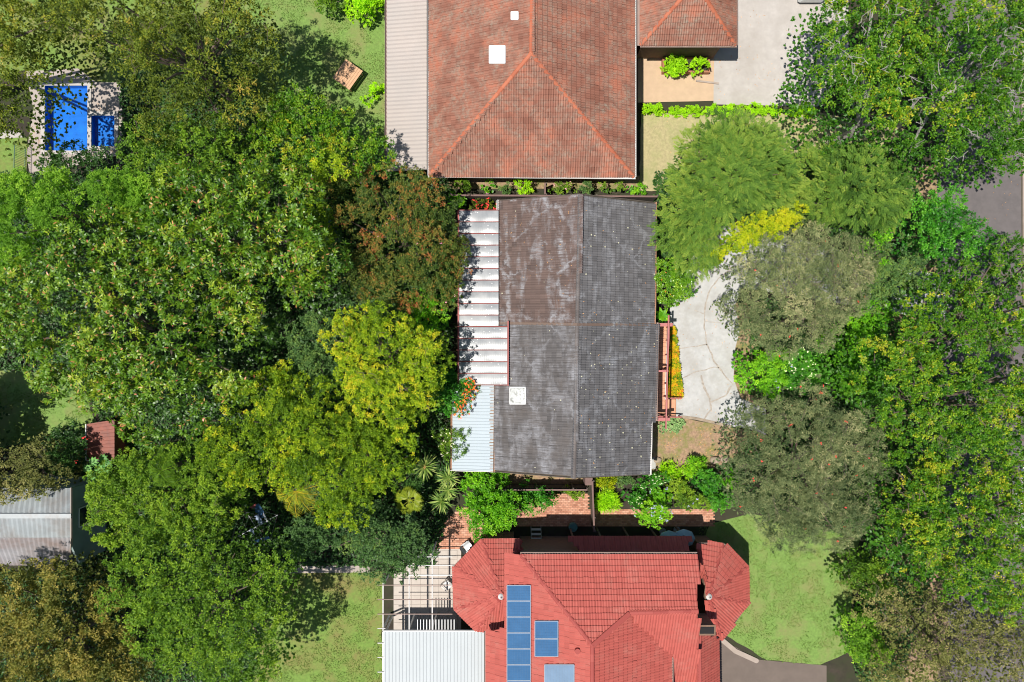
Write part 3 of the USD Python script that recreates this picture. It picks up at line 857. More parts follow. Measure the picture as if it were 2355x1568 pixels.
for nm, cen, hw in (('skylight', (1145, 127), 18), ('vent', (1185, 38), 8)):
    q = [screen_on_plane(cen[0] + a * hw, cen[1] + b_ * hw * 1.1, tri) for a, b_ in ((-1, -1), (1, -1), (1, 1), (-1, 1))]
    nn = np.cross(q[1] - q[0], q[3] - q[0]); nn /= np.linalg.norm(nn); nn = nn if nn[2] > 0 else -nn
    fr = MB()
    for i in range(4):
        fr.beam(q[i] + nn * .07, q[(i + 1) % 4] + nn * .07, 0.06, 0.14, 0.5, 0.01, up=nn)
    s1 = part(t, nm, fr, 'skylight_white')
    gv = [[q[0] + (q[1] - q[0]) * a + (q[3] - q[0]) * b_ + nn * (0.11 + 0.08 * (1 - (2 * a - 1) ** 4) * (1 - (2 * b_ - 1) ** 4)) for a in gu] for b_ in gu]
    dome = MB(); dome.add(np.array(gv).reshape(-1, 3), [(i * 9 + j, i * 9 + j + 1, i * 9 + j + 10, i * 9 + j + 9) for i in range(8) for j in range(8)])
    part(s1, 'dome', dome, 'skylight_white')
wy = c0[1] + .55
mb = MB(); l = W(1281, 418, 1.6); mb.box((l[0], wy - .24, .9), (l[0] + 1.0, wy - .003, 1.75), ch=0.02); mbp = part(t, 'meter_box', mb, 'grey_metal')
mb = MB(); mb.box((l[0] + .06, wy - .256, .96), (l[0] + .94, wy - .242, 1.69)); part(mbp, 'door', mb, 'gutter_white')
# garage wing
e0, e1 = W(1472, 104, OZ), W(1691, 104, OZ)
GR = 5.0
hw = (e1[0] - e0[0]) / 2
gr0 = np.array([e0[0] + hw, e0[1] + hw, GR]); gr1 = np.array([e0[0] + hw, YT, GR])
gn0, gn1 = np.array([e0[0], YT, OZ]), np.array([e1[0], YT, OZ])
t2 = T('garage', 'orange-tiled garage with hip roof beside the pale concrete forecourt', 'garage', W(1580, 60, 0))
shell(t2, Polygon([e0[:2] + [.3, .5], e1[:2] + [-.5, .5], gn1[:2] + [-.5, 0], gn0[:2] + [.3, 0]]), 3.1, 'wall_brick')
deckm = MB(); sets = []
for i, (P, dn) in enumerate([([e0, gr0, gr1, gn0], (-1, 0, -.5)), ([e1, gr0, gr1, gn1], (1, 0, -.5)), ([e0, e1, gr0], (0, -1, -.5))]):
    deckm.face(np.array(P) - dz, 0.4, 0.08); sets.append((tiles(P, dn, seed=30 + i), 'tile_orange'))
part(t2, 'roof_deck', deckm, 'tile_orange'); lay(t2, sets, 60)
caps(t2, e1, gr0, 'cap_orange', seed=6); caps(t2, e0, gr0, 'cap_orange', seed=7); caps(t2, gr0, gr1, 'cap_orange', seed=8)
gutter(t2, e0 + [0, -.07, -.02], e1 + [.1, -.07, -.02], 'gutter_brown'); gutter(t2, e1 + [.07, 0, -.02], gn1 + [.07, 0, -.02], 'gutter_brown'); gutter(t2, e0 + [-.09, 0, -.03], gn0 + [-.09, 0, -.03], 'gutter_brown', 0.22)
# beige ribbed patio roof
t = T('patio_cover', 'pinkish beige corrugated patio roof along the left side of the orange house', 'patio cover', W(938, 200, 0))
a0, a1 = W(889, 394, 2.6), W(986, 400, 3.05)
n_r = 118
yy0, yy1 = a0[1], 27.0
nseg = int((yy1 - yy0) / 0.065)
yy = np.linspace(yy0, yy1, nseg)
zc = 0.024 * np.cos(np.arange(nseg) * np.pi / 2 * 1.0)
xx0, xx1 = a0[0], a1[0] - .14
vv = np.vstack([np.column_stack([np.full(nseg, xx0), yy, 2.6 + zc]), np.column_stack([np.full(nseg, xx1), yy, 3.03 + zc])])
vv = np.vstack([vv, vv - [0, 0, .006]])
ff = []
for i in range(nseg - 1):
    ff += [(i, nseg + i, nseg + i + 1), (i, nseg + i + 1, i + 1), (2 * nseg + i, 3 * nseg + i + 1, 3 * nseg + i), (2 * nseg + i, 2 * nseg + i + 1, 3 * nseg + i + 1)]
part(t, 'roof_sheet', (vv, np.array(ff)), 'sheet_beige')
gutter(t, np.array([xx0 - .06, yy0, 2.58]), np.array([xx0 - .06, yy1, 2.58]), 'gutter_brown', .1)
for y in np.arange(yy0 + .2, yy1, 3.2):
    mb = MB(); mb.beam([xx0 + .1, y, 0], [xx0 + .1, y, 2.55], .09, .09); part(t, 'post', mb, 'white_paint')
mb = MB(); mb.beam([xx0 + .1, yy0, 2.5], [xx0 + .1, yy1, 2.5], .08, .12); part(t, 'beam', mb, 'white_paint')

# ---- the red tiled house at the bottom
t = T('house', 'two-storey house with bright red tiled roofs and blue solar panels', 'house', W(1380, 1450, 0))
RE = 5.6
A = W(1196, 1275, RE); Bp = W(1603, 1275, RE); R1a = W(1446, 1408, 6.95); R1b = W(1603, 1405, 7.0)
Hh = W(1362, 1484, 7.8); Rb = np.array([Hh[0] - .05, -27.0, 7.8])
La = W(1164, 1275, 5.25); Lb = W(1164, 1446, 5.2); Lc = W(1118, 1452, 4.5); Ld = np.array([Lc[0], -27.0, 4.5])
V1 = W(1543, 1502, 5.25); V2 = np.array([V1[0], -27.0, 5.25])
Sa = W(1612, 1440, 6.2); Sb = np.array([W(1650, 1560, 5.0)[0], -27.0, 4.9]); Se = np.array([V1[0], -27.0, 4.9])
faces = [([A, Bp, R1b, R1a, Hh], (0, 1, -.48)), ([A, La, Lb, Lc, Ld, Rb, Hh], (-1, 0, -.55)), ([Hh, R1a, V1, V2, Rb], (1, 0, -.5)),
         ([R1a, R1b, Sa, np.array([Sa[0], -27.0, 2.5]), np.array([V1[0], -27, 2.4]), V1], (0, -1, -.4))]
# the planes as fitted through three corners each
def flatten(P, i, j, k):
    return [on_plane(p[:2], (P[i], P[j], P[k])) for p in P]
F0 = flatten(faces[0][0], 0, 1, 4); F1 = flatten(faces[1][0], 0, 4, 6); F2 = flatten(faces[2][0], 0, 2, 3)
s4 = [R1a, R1b, W(1606, 1462, 5.9), W(1600, 1600, 3.6), W(1545, 1600, 3.6), V1]
F3 = flatten(s4, 0, 1, 3)
deckm = MB(); sets = []
for i, (P, dn) in enumerate(((F0, (0, 1, -.48)), (F1, (-1, 0, -.55)), (F2, (1, 0, -.5)), (F3, (0, -1, -.45)))):
    deckm.face(np.array(P) - dz, 0.4, 0.08); sets.append((tiles(P, dn, seed=40 + i, w=.33, roll=.03), 'tile_red'))
# lower side roof by the chimney
w0 = [W(1606, 1445, 4.9), W(1648, 1470, 3.6), np.array([W(1655, 1568, 3.6)[0], -27, 3.6]), np.array([W(1606, 1568, 4.9)[0], -27, 4.9])]
w0 = flatten(w0, 0, 1, 2)
deckm.face(np.array(w0) - dz, 0.4, 0.08); sets.append((tiles(w0, (1, 0, -.8), seed=46, w=.33, roll=.03), 'tile_red'))
part(t, 'roof_deck', deckm, 'tile_red')


def bay(pts, apex, m, seed):
    """Half-octagonal bay roof: triangular planes meeting in a point."""
    ss = []
    mb = MB()
    for i in range(len(pts) - 1):
        P = [pts[i], pts[i + 1], apex]
        mid = (pts[i] + pts[i + 1]) / 2
        mb.face(np.array(P) - dz, 0.4, 0.06)
        ss.append((tiles(P, mid - apex, seed=seed + i, w=.33, roll=.03), m))
    part(t, 'bay_roof', mb, m)
    return ss


BZ = 3.2
lbp = [W(1197, 1275, BZ + .05), W(1195, 1240, BZ), W(1107, 1240, BZ), W(1045, 1302, BZ), W(1044, 1400, BZ), W(1096, 1450, BZ), W(1190, 1452, BZ + .02)]
lap = W(1152, 1372, 5.1)
rbp = [W(1602, 1285, BZ + .02), W(1607, 1250, BZ), W(1662, 1250, BZ), W(1720, 1302, BZ), W(1720, 1386, BZ), W(1660, 1470, BZ), W(1612, 1440, BZ + .02)]
rap = W(1630, 1372, 5.0)
sets += bay(lbp, lap, 'tile_red', 50) + bay(rbp, rap, 'tile_red', 60)
lay(t, sets, 300)
for p in lbp[1:6]:
    caps(t, p, lap, 'cap_red', .11, seed=9, name='hip_cap')
for p in rbp[2:6]:
    caps(t, p, rap, 'cap_red', .11, seed=10, name='hip_cap')
caps(t, F0[0], F0[4], 'cap_red', .13, seed=11, name='hip_cap'); caps(t, F0[4], np.array([F0[4][0], -27, F0[4][2]]), 'cap_red', .13, seed=12)
caps(t, F0[3], F0[2], 'cap_red', .13, seed=13)
for P in (lbp[1:6], rbp[1:6]):
    for a, b_ in zip(P[:-1], P[1:]):
        gutter(t, a - [0, 0, .02], b_ - [0, 0, .02], 'gutter_brown', .11)
for a, b_ in ((F0[4], F0[3]), (F2[1], F2[2]), (w0[0], w0[3])):
    mb = MB(); mb.beam(np.array(a) + [0, 0, .06], np.array(b_) + [0, 0, .06], .30, .05, .5, .02); part(t, 'valley', mb, 'cap_red')
gutter(t, F0[0] + [0, .08, -.02], F0[1] + [0, .08, -.02], 'gutter_brown'); gutter(t, F2[2] + [.07, 0, -.02], F2[3] + [.07, 0, -.02], 'gutter_brown'); gutter(t, F1[3] + [-.07, 0, -.02], F1[4] + [-.07, 0, -.02], 'gutter_brown')
shell(t, Polygon([A[:2] + [0.05, -.5], Bp[:2] + [-.3, -.5], [Bp[0] - .3, -26.5], [Lb[0] + .6, -26.5], [La[0] + .8, La[1] - .5]]), 4.3, 'wall_brick')  # dark brick here carries the shade under the deep eaves in its colour
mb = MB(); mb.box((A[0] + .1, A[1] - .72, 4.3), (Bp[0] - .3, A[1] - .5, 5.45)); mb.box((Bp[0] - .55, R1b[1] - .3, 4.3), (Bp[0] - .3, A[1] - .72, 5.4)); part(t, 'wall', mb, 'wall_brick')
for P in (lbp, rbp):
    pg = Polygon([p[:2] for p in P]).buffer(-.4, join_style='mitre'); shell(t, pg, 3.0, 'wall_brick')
# lower verandah roof in front
va, vb = W(1308, 1234, 3.0), W(1590, 1234, 3.0)
vc, vd = np.array([vb[0] - .8, A[1] - .55, 3.9]), np.array([va[0] + .8, A[1] - .55, 3.9])
P = [va, vb, vc, vd]
mb = MB(); mb.face(P, .5, .06); part(t, 'verandah_roof', mb, 'verandah_shade')
lay(t, [(tiles(P, (0, 1, -.5), seed=70, w=.33, roll=.03), 'tile_red')], 0, 'verandah_tile')
for x in np.linspace(va[0] + .3, vb[0] - .3, 5):
    mb = MB(); mb.beam([x, va[1] - .2, 0], [x, va[1] - .2, 2.95], .1, .1); part(t, 'verandah_post', mb, 'timber_dark')
# chimney stack
cc = W(1625, 1449, 5.9)
mb = MB(); mb.box((cc[0] - .48, cc[1] - .26, 4.0), (cc[0] + .48, cc[1] + .26, 5.8)); mb.box((cc[0] - .53, cc[1] - .31, 5.8), (cc[0] + .53, cc[1] + .31, 5.9), ch=.01)
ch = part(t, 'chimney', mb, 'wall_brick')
mb = MB(); mb.box((cc[0] - .42, cc[1] - .2, 5.9), (cc[0] + .42, cc[1] + .2, 5.93)); part(ch, 'flue', mb, 'black_void')
# solar panels and vents on the west slope
tri = (F1[0], F1[4], F1[6])


def solar(x0, y0, x1, y1, m='solar_cell', cells=(6, 10)):
    q = [screen_on_plane(*p, tri, .0) for p in ((x0, y0), (x1, y0), (x1, y1), (x0, y1))]
    nn = np.cross(q[1] - q[0], q[3] - q[0]); nn /= np.linalg.norm(nn); nn = nn if nn[2] > 0 else -nn
    q = [p + nn * .12 for p in q]
    mb = MB(); mb.face(q, .5, .035)
    for i in range(4):
        mb.beam(q[i] + nn * .006, q[(i + 1) % 4] + nn * .006, .035, .04, .5, up=nn)
    s = part(t, 'solar_panel', mb, 'solar_frame')
    nx, ny = cells
    mb = MB()
    for i in range(nx):
        for j in range(ny):
            f = lambda a, b_: q[0] + (q[1] - q[0]) * a + (q[3] - q[0]) * b_
            g_ = .006
            a0_, a1_, b0_, b1_ = (i + g_ * 2) / nx * .97 + .015, (i + 1 - g_ * 2) / nx * .97 + .015, (j + g_ * 2) / ny * .98 + .01, (j + 1 - g_ * 2) / ny * .98 + .01
            mb.add(np.array([f(a0_, b0_), f(a1_, b0_), f(a1_, b1_), f(a0_, b1_)]) + nn * .008, [(0, 1, 2, 3)])
    part(s, 'cells', mb, m)


for i in range(7):
    solar(1168, 1344 + i * 36.5, 1222, 1344 + (i + 1) * 36.5 - 1, cells=(9, 6))
for i in range(2):
    solar(1232, 1426 + i * 41, 1285, 1426 + (i + 1) * 41 - 1, cells=(9, 6))
solar(1254, 1526, 1322, 1526 + 60, 'solar_pale', (10, 1))
vp = screen_on_plane(1327, 1494, tri)
mb = MB(); mb.tube([vp, vp + [0, 0, .22]], [.16, .16], 12); part(t, 'roof_vent', mb, 'cap_red')
vp = screen_on_plane(1268, 1500, tri)
for ap in (lap, rap):
    mb = MB(); mb.tube([ap + [0, 0, 0], ap + [0, 0, .06], ap + [0, 0, .14], ap + [0, 0, .3]], [.20, .16, .07, .02], 10); part(t, 'finial', mb, 'gutter_white')

# white ribbed patio roof and slatted pergola beside it
t = T('patio_cover', 'white ribbed metal patio roof beside the red house', 'patio cover', W(1000, 1520, 0))
a, b_ = W(882, 1452, 2.75), W(1113, 1452, 2.75)
yb = -27.0
mb = MB(); mb.face([a, b_, [b_[0], yb, 2.70], [a[0], yb, 2.70]], .5, .02); part(t, 'roof_sheet', mb, 'sheet_patio')
for x in np.arange(a[0] + .1, b_[0], .22):
    mb = MB(); mb.beam([x, a[1], 2.765], [x, yb, 2.715], .06, .03, .5, .012); part(t, 'rib', mb, 'sheet_patio')
mb = MB(); mb.beam([a[0] - .04, a[1] + .04, 2.72], [b_[0] + .04, a[1] + .04, 2.72], .08, .16); part(t, 'fascia', mb, 'white_paint')
for x in (a[0] + .1, b_[0] - .2):
    mb = MB(); mb.beam([x, a[1] - .1, 0], [x, a[1] - .1, 2.65], .1, .1); part(t, 'post', mb, 'white_paint')
t = T('pergola', 'white slatted timber pergola over the paved terrace beside the red house', 'pergola', W(960, 1380, 0))
for x in (881, 941, 994):
    mb = MB(); mb.beam(W(x, 1262 if x > 900 else 1340, 2.6), W(x, 1450, 2.6), .07, .16, .5, .01); part(t, 'beam', mb, 'gutter_white')
    p = W(x, 1446, 2.5); mb = MB(); mb.beam([p[0], p[1], 0], p, .1, .1); part(t, 'post', mb, 'white_paint')
    p = W(x, 1270 if x > 900 else 1344, 2.5); mb = MB(); mb.beam([p[0], p[1], 0], p, .1, .1); part(t, 'post', mb, 'white_paint')
p = W(881, 1452, 2.6); mb = MB(); mb.beam(p, [p[0], -27, 2.6], .09, .14); part(t, 'beam', mb, 'white_paint')
for y in np.arange(1345, 1568, 33.3):
    mb = MB(); mb.beam(W(868, y, 2.72), W(1040 if y < 1440 else 886, y, 2.72), .05, .06, .5, .008); part(t, 'slat', mb, 'gutter_brown' if y < 1440 else 'gutter_white')
for y in (1280, 1300, 1322):
    mb = MB(); mb.beam(W(932, y, 2.72), W(1040, y, 2.72), .045, .06, .5, .008); part(t, 'slat', mb, 'white_paint')
for x in np.arange(960, 1048, 7.0):
    mb = MB(); mb.beam(W(x, 1424, 2.66), W(x, 1450, 2.66), .05, .05); part(t, 'batten', mb, 'white_paint')

# ---- the barn-like shed on the left with its bent corrugated roof
t = T('shed', 'grey corrugated-iron shed with bent gambrel roof and greenish gable wall', 'shed', W(80, 1210, 0))
BX = -36.5
xs = lambda z, px=163: W(px, 0, z)[0]
prof = [(1122, 4.1), (1186, 5.0), (1236, 4.4), (1300, 2.7)]
pts = [W(163, y, z) for y, z in prof]
pts[3] = W(160, 1300, 2.7)
for i, m in enumerate(('sheet_zinc', 'sheet_zinc', 'sheet_zinc_dirty')):
    a, b_ = pts[i], pts[i + 1]
    n = int((a[0] - BX) / .075)
    xx = np.linspace(BX, a[0], n); zc = .02 * np.cos(np.arange(n) * np.pi / 2)
    vv = np.vstack([np.column_stack([xx, np.full(n, a[1]), a[2] + zc]), np.column_stack([xx + (b_[0] - a[0]) * (xx - BX) / (a[0] - BX), np.full(n, b_[1]), b_[2] + zc])])
    ff = [(j, n + j, n + j + 1) for j in range(n - 1)] + [(j, n + j + 1, j + 1) for j in range(n - 1)]
    part(t, 'roof_sheet', (vv, np.array(ff)), m)
mb = MB(); mb.beam([BX, pts[1][1], pts[1][2] + .03], pts[1] + [.03, 0, .03], .28, .03); part(t, 'ridge_flashing', mb, 'sheet_zinc')
for a, b_ in zip(pts[:-1], pts[1:]):
    mb = MB(); mb.beam(a + [.03, 0, -.03], b_ + [.03, 0, -.03], .05, .16); part(t, 'barge_board', mb, 'kerb')
xg = pts[0][0] - .1
prof2 = [(pts[0][1] - .1, 0), (pts[0][1] - .1, pts[0][2] - .12), (pts[1][1], pts[1][2] - .15), (pts[2][1], pts[2][2] - .12), (pts[3][1] + .25, pts[3][2] + .35), (pts[3][1] + .25, 0)]
wp = Polygon(prof2)
wm = trimesh.creation.extrude_polygon(wp, .12, engine='earcut')
v = np.array(wm.vertices)
wl = part(t, 'gable_wall', (np.column_stack([xg - v[:, 2], v[:, 0], v[:, 1]]), np.array(wm.faces)), 'wall_green')
for x0_, y0_, y1_, z0_, z1_ in ((xg, pts[2][1] + .3, pts[2][1] + 1.5, 1.9, 3.2),):
    fr = MB()
    fr.beam([xg + .03, y0_, z0_], [xg + .03, y1_, z0_], .06, .08); fr.beam([xg + .03, y0_, z1_], [xg + .03, y1_, z1_], .06, .08)
    fr.beam([xg + .03, y0_, z0_], [xg + .03, y0_, z1_], .06, .08); fr.beam([xg + .03, y1_, z0_], [xg + .03, y1_, z1_], .06, .08)
    wn = part(t, 'window', fr, 'white_paint')
    mb = MB(); mb.box((xg + .004, y0_ + .04, z0_ + .04), (xg + .02, y1_ - .04, z1_ - .04)); part(wn, 'pane', mb, 'car_glass')
for y_ in (pts[0][1] - .1, pts[3][1] + .35):
    mb = MB(); mb.box((BX, y_ - .06, 0), (xg - .12, y_ + .06, 3.9 if y_ > pts[1][1] else 2.7)); part(t, 'wall', mb, 'wall_green')

# ---- the small red shed under the magnolia
t = T('shed', 'small garden shed with a rust-red ribbed roof under the magnolia', 'shed', W(232, 1020, 0))
a, b_, c, d_ = W(199, 975, 1.8), W(263, 965, 1.95), W(263, 1058, 1.95), W(199, 1058, 1.8)
mb = MB(); mb.face([a, b_, c, d_], .5, .03); part(t, 'roof_sheet', mb, 'sheet_red')
for i in range(11):
    s = (i + .5) / 11
    mb = MB(); mb.beam(a + (d_ - a) * s + [0, 0, .012], b_ + (c - b_) * s + [0, 0, .012], .035, .028, .5, .008); part(t, 'rib', mb, 'sheet_red')
mb = MB(); mb.beam(a + [-.02, 0, 0], d_ + [-.02, 0, 0], .06, .12); part(t, 'barge_board', mb, 'gutter_white')
mb = MB(); mb.beam(d_ + [0, -.03, -.02], c + [0, -.03, -.02], .05, .10); part(t, 'barge_board', mb, 'gutter_white')
shell(t, Polygon([a[:2] + [.15, -.1], b_[:2] + [-.15, -.1], c[:2] + [-.15, .15], d_[:2] + [.15, .15]]), 1.72, 'sheet_red', thick=.06)
# dry stone wall
t = T('stone_wall', 'low rough stone retaining wall between the two sheds', 'wall', W(190, 1100, 0))
r = np.random.default_rng(12)
for i, x in enumerate(np.arange(150, 234, 6.5)):
    for j in range(2):
        p = W(x + (3 if j else 0), 1098 + 4 * math.sin(x * .05), 0)
        ico = trimesh.creation.icosphere(subdivisions=1, radius=1)
        v = np.array(ico.vertices) * [.115 + r.uniform(-.02, .02), .16, .14] * (1 + .25 * (meshkit.noise(np.array(ico.vertices) * 2 + i * 7 + j * 3, 3)[:, None] - .5))
        part(t, 'stone', (v + [p[0], p[1], .12 + .24 * j], np.array(ico.faces)), 'stone', smooth=40)

# ---- timber paling fences
def fence(label, a, b_, h, paling=.11, m='timber_dark', side=-1, cap=True):
    t = T('fence', label, 'fence', (*(a[:2] + b_[:2]) / 2, 0))
    a, b_ = np.array([a[0], a[1], 0.]), np.array([b_[0], b_[1], 0.])
    L = np.linalg.norm(b_ - a); d = (b_ - a) / L; s = np.array([-d[1], d[0], 0])
    r = np.random.default_rng(int(L * 10))
    n = int(L / paling)
    for i in range(n):
        c = a + d * (i + .5) * L / n
        hh = h + r.uniform(-.03, .02)
        mb = MB(); mb.beam(c + [0, 0, .04], c + [0, 0, hh], L / n * .90, .018, r.random(), up=s); part(t, 'paling', mb, m)
    for z in (.35, h - .3):
        mb = MB(); mb.beam(a + s * .04 + [0, 0, z], b_ + s * .04 + [0, 0, z], .05, .08); part(t, 'rail', mb, m)
    for k in range(int(L / 2.4) + 2):
        c = a + d * min(k * 2.4, L); mb = MB(); mb.beam(c + s * .09 + [0, 0, 0], c + s * .09 + [0, 0, h + .04], .09, .09); part(t, 'post', mb, m)
    if cap:
        mb = MB(); mb.beam(a + [0, 0, h + .03], b_ + [0, 0, h + .03], .11, .03); part(t, 'capping', mb, 'timber_red')


fence('dark weathered paling fence between the grey house and the orange house', W(1036, 449, 1.75), W(1512, 452, 1.75), 1.75)
fence('short dark paling fence panel across the narrow passage by the orange house', W(1253, 421, 1.6), W(1253, 446, 1.7), 1.6)
fence('dark paling fence between the grey house and the brick path', W(1150, 1126, 1.8), W(1350, 1126, 1.8), 1.8)
fence('dark paling fence seen nearly edge-on beside the brick path below the grey house', W(1361.5, 1106, 1.8), W(1366, 1222, 1.8), 1.8)
mb = MB(); p = W(1354, 1107, 1.6); mb.box((p[0] - .25, p[1] - .24, 0), (p[0] + .25, p[1] + .24, 1.6), ch=.02); single('gate_pier', mb, 'timber_red', 'square brown pier at the corner of the grey house beside the fences', 'pier')

# ------------------------------------------------------------------ vegetation
# leaf colours are albedos written as the sRGB of the leaf itself
leaf('leaf_magnolia', [(0, (34, 64, 10)), (0.35, (64, 100, 14)), (0.62, (94, 124, 22)), (0.80, (128, 144, 36)), (0.90, (150, 128, 74)), (0.97, (168, 116, 84)), (1.0, (160, 90, 74))], 0.42, 0.16, 0.5, 0.10, gain=1.32)
leaf('leaf_fluffy', [(0, (56, 90, 22)), (0.5, (90, 126, 36)), (1, (126, 152, 54))], 0.6, 0.38, 0.3, 0.35, gain=2.0)
leaf('leaf_mid', [(0, (50, 80, 18)), (0.5, (82, 112, 28)), (1, (118, 140, 40))], 0.55, 0.32, 0.35, 0.35)
leaf('leaf_olive', [(0, (54, 68, 20)), (0.5, (84, 98, 28)), (0.85, (120, 122, 42)), (1, (140, 124, 62))], 0.6, 0.30, 0.3, 0.45)
leaf('leaf_myrtle', [(0, (50, 74, 28)), (0.45, (86, 100, 42)), (0.7, (114, 104, 48)), (0.9, (136, 94, 52)), (1, (150, 86, 58))], 0.55, 0.30, 0.35, 0.5, 0.35, gain=1.55)
leaf('leaf_yellow', [(0, (70, 98, 18)), (0.4, (108, 134, 24)), (0.8, (148, 160, 32)), (1, (178, 164, 44))], 0.55, 0.38, 0.35, 0.6, 0.5, gain=1.65)
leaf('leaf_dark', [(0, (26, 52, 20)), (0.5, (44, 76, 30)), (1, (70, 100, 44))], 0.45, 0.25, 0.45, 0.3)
leaf('leaf_bluegreen', [(0, (44, 70, 40)), (0.5, (66, 94, 52)), (1, (96, 116, 60))], 0.55, 0.28, 0.35, 0.35)
leaf('leaf_bright', [(0, (58, 108, 16)), (0.5, (88, 140, 24)), (1, (130, 168, 40))], 0.45, 0.38, 0.4, 0.3)
leaf('leaf_glossy', [(0, (50, 90, 18)), (0.5, (88, 124, 28)), (1, (140, 160, 60))], 0.25, 0.22, 0.6, 0.3)
leaf('leaf_conifer', [(0, (52, 84, 30)), (0.5, (88, 120, 46)), (1, (130, 148, 64))], 0.65, 0.30, 0.25, 0.4, 0.35, gain=1.25)
leaf('leaf_grey', [(0, (62, 76, 52)), (0.5, (98, 108, 78)), (0.85, (132, 134, 106)), (1, (150, 144, 122))], 0.65, 0.28, 0.3, 0.4, 0.4, gain=1.7)
leaf('leaf_gold', [(0, (84, 116, 16)), (0.5, (150, 164, 22)), (1, (182, 176, 34))], 0.55, 0.35, 0.3, 0.45, gain=1.3)
leaf('leaf_street', [(0, (40, 82, 14)), (0.45, (72, 114, 20)), (0.85, (116, 142, 28)), (1, (156, 152, 44))], 0.45, 0.30, 0.4, 0.5, 0.3, gain=1.5)
leaf('leaf_deep', [(0, (30, 78, 16)), (0.5, (50, 108, 24)), (1, (84, 136, 40))], 0.4, 0.30, 0.45, 0.3)
leaf('leaf_brown', [(0, (70, 76, 40)), (0.5, (98, 100, 60)), (1, (130, 122, 88))], 0.7, 0.25, 0.25, 0.4)
leaf('leaf_khaki', [(0, (70, 82, 32)), (0.5, (110, 112, 52)), (1, (152, 140, 76))], 0.6, 0.3, 0.3, 0.5, gain=1.25)
leaf('leaf_lime', [(0, (110, 150, 14)), (0.5, (132, 172, 20)), (1, (156, 186, 36))], 0.55, 0.4, 0.3, 0.3)
leaf('leaf_yucca', [(0, (56, 84, 36)), (0.5, (96, 118, 60)), (1, (140, 150, 92))], 0.4, 0.15, 0.45, 0.2)
leaf('leaf_palm', [(0, (74, 96, 26)), (0.6, (116, 124, 36)), (1, (182, 154, 48))], 0.45, 0.2, 0.4, 0.2)
leaf('leaf_silver', [(0, (78, 110, 74)), (0.5, (112, 140, 100)), (1, (150, 166, 130))], 0.6, 0.25, 0.3, 0.3)
leaf('leaf_papaya', [(0, (54, 100, 50)), (1, (98, 146, 80))], 0.5, 0.3, 0.4, 0.2)
leaf('flower_red', [(0, (190, 40, 44)), (1, (224, 78, 88))], 0.6, 0.3, 0.3, 0.1)
leaf('flower_orange', [(0, (206, 84, 40)), (1, (232, 118, 66))], 0.6, 0.35, 0.3, 0.1)
leaf('flower_white', [(0, (210, 208, 204)), (1, (236, 232, 228))], 0.6, 0.3, 0.3, 0.1)
leaf('flower_pink', [(0, (196, 112, 176)), (1, (224, 160, 208))], 0.6, 0.3, 0.3, 0.1)
leaf('flower_purple', [(0, (112, 104, 188)), (1, (160, 152, 216))], 0.6, 0.3, 0.3, 0.1)
leaf('flower_bed_leaf', [(0, (56, 96, 24)), (0.4, (120, 138, 24)), (0.7, (190, 168, 28)), (1, (200, 124, 46))], 0.45, 0.3, 0.4, 0.3, 0.8, gain=1.3)
leaf('dead_leaf', [(0, (110, 78, 52)), (1, (170, 130, 96))], 0.8, 0.1, 0.2, 0.2)


def unit(a):
    return a / (np.linalg.norm(a, axis=-1, keepdims=True) + 1e-12)


def blades(pos, axis, nrm, L, Wd, tone, six=False, fold=0.18, droop=0.0):
    """Leaves: a folded diamond (two triangles) or a fuller folded blade (four)."""
    axis = unit(axis); side = unit(np.cross(nrm, axis)); nrm = np.cross(axis, side)
    L, Wd = np.broadcast_to(L, (len(pos),))[:, None], np.broadcast_to(Wd, (len(pos),))[:, None]
    tip = pos + axis * L - nrm * L * droop
    if six:
        q1, q2 = pos + axis * L * .32 + nrm * fold * Wd, pos + axis * L * .70 + nrm * (fold * Wd - droop * L * .4)
        v = np.stack([pos, q1 + side * Wd * .46, q2 + side * Wd * .42, tip, q2 - side * Wd * .42, q1 - side * Wd * .46], 1)
        f = np.array([(0, 5, 1), (1, 5, 4), (1, 4, 2), (2, 4, 3)])
        k = 6
    else:
        m = pos + axis * L * .5 + nrm * fold * Wd - nrm * droop * L * .3
        v = np.stack([pos, m + side * Wd * .5, tip, m - side * Wd * .5], 1)
        f = np.array([(0, 3, 2), (0, 2, 1)])
        k = 4
    n = len(pos)
    return v.reshape(-1, 3), (f[None] + (np.arange(n) * k)[:, None, None]).reshape(-1, 3), np.repeat(tone, k), k, len(f)


def fill_lobes(poly, zt, rim, lr, r, jitter=0.5, pack=1.05):
    """Centres of the rounded masses a crown is built of."""
    x0, y0, x1, y1 = poly.bounds
    inner = poly.buffer(-lr * 0.60)
    if inner.is_empty:
        inner = poly.buffer(-min(poly.bounds[2] - poly.bounds[0], poly.bounds[3] - poly.bounds[1]) * .2)
    pts = []
    cand = np.column_stack([r.uniform(x0, x1, 4000), r.uniform(y0, y1, 4000)])
    cand = cand[shapely.contains_xy(inner, cand[:, 0], cand[:, 1])]
    for c in cand[:2500]:
        if all((c[0] - p[0]) ** 2 + (c[1] - p[1]) ** 2 > (lr * pack) ** 2 for p in pts):
            pts.append(c)
    pts = np.array(pts) if pts else np.array([poly.representative_point().coords[0]])
    b = poly.boundary
    d = np.array([b.distance(Point(p)) for p in pts])
    dm = max(d.max(), lr * .8)
    s = np.sqrt(np.clip(1 - (1 - np.clip(d / dm, 0, 1)) ** 2, 0, 1))
    rad = lr * r.uniform(.75, 1.25, len(pts))
    z = rim + (zt - rim) * s - rad * .8 + r.normal(0, jitter, len(pts))
    z = np.minimum(z, zt - rad * .75)
    return np.column_stack([pts, np.maximum(z, rad * .35)]), rad


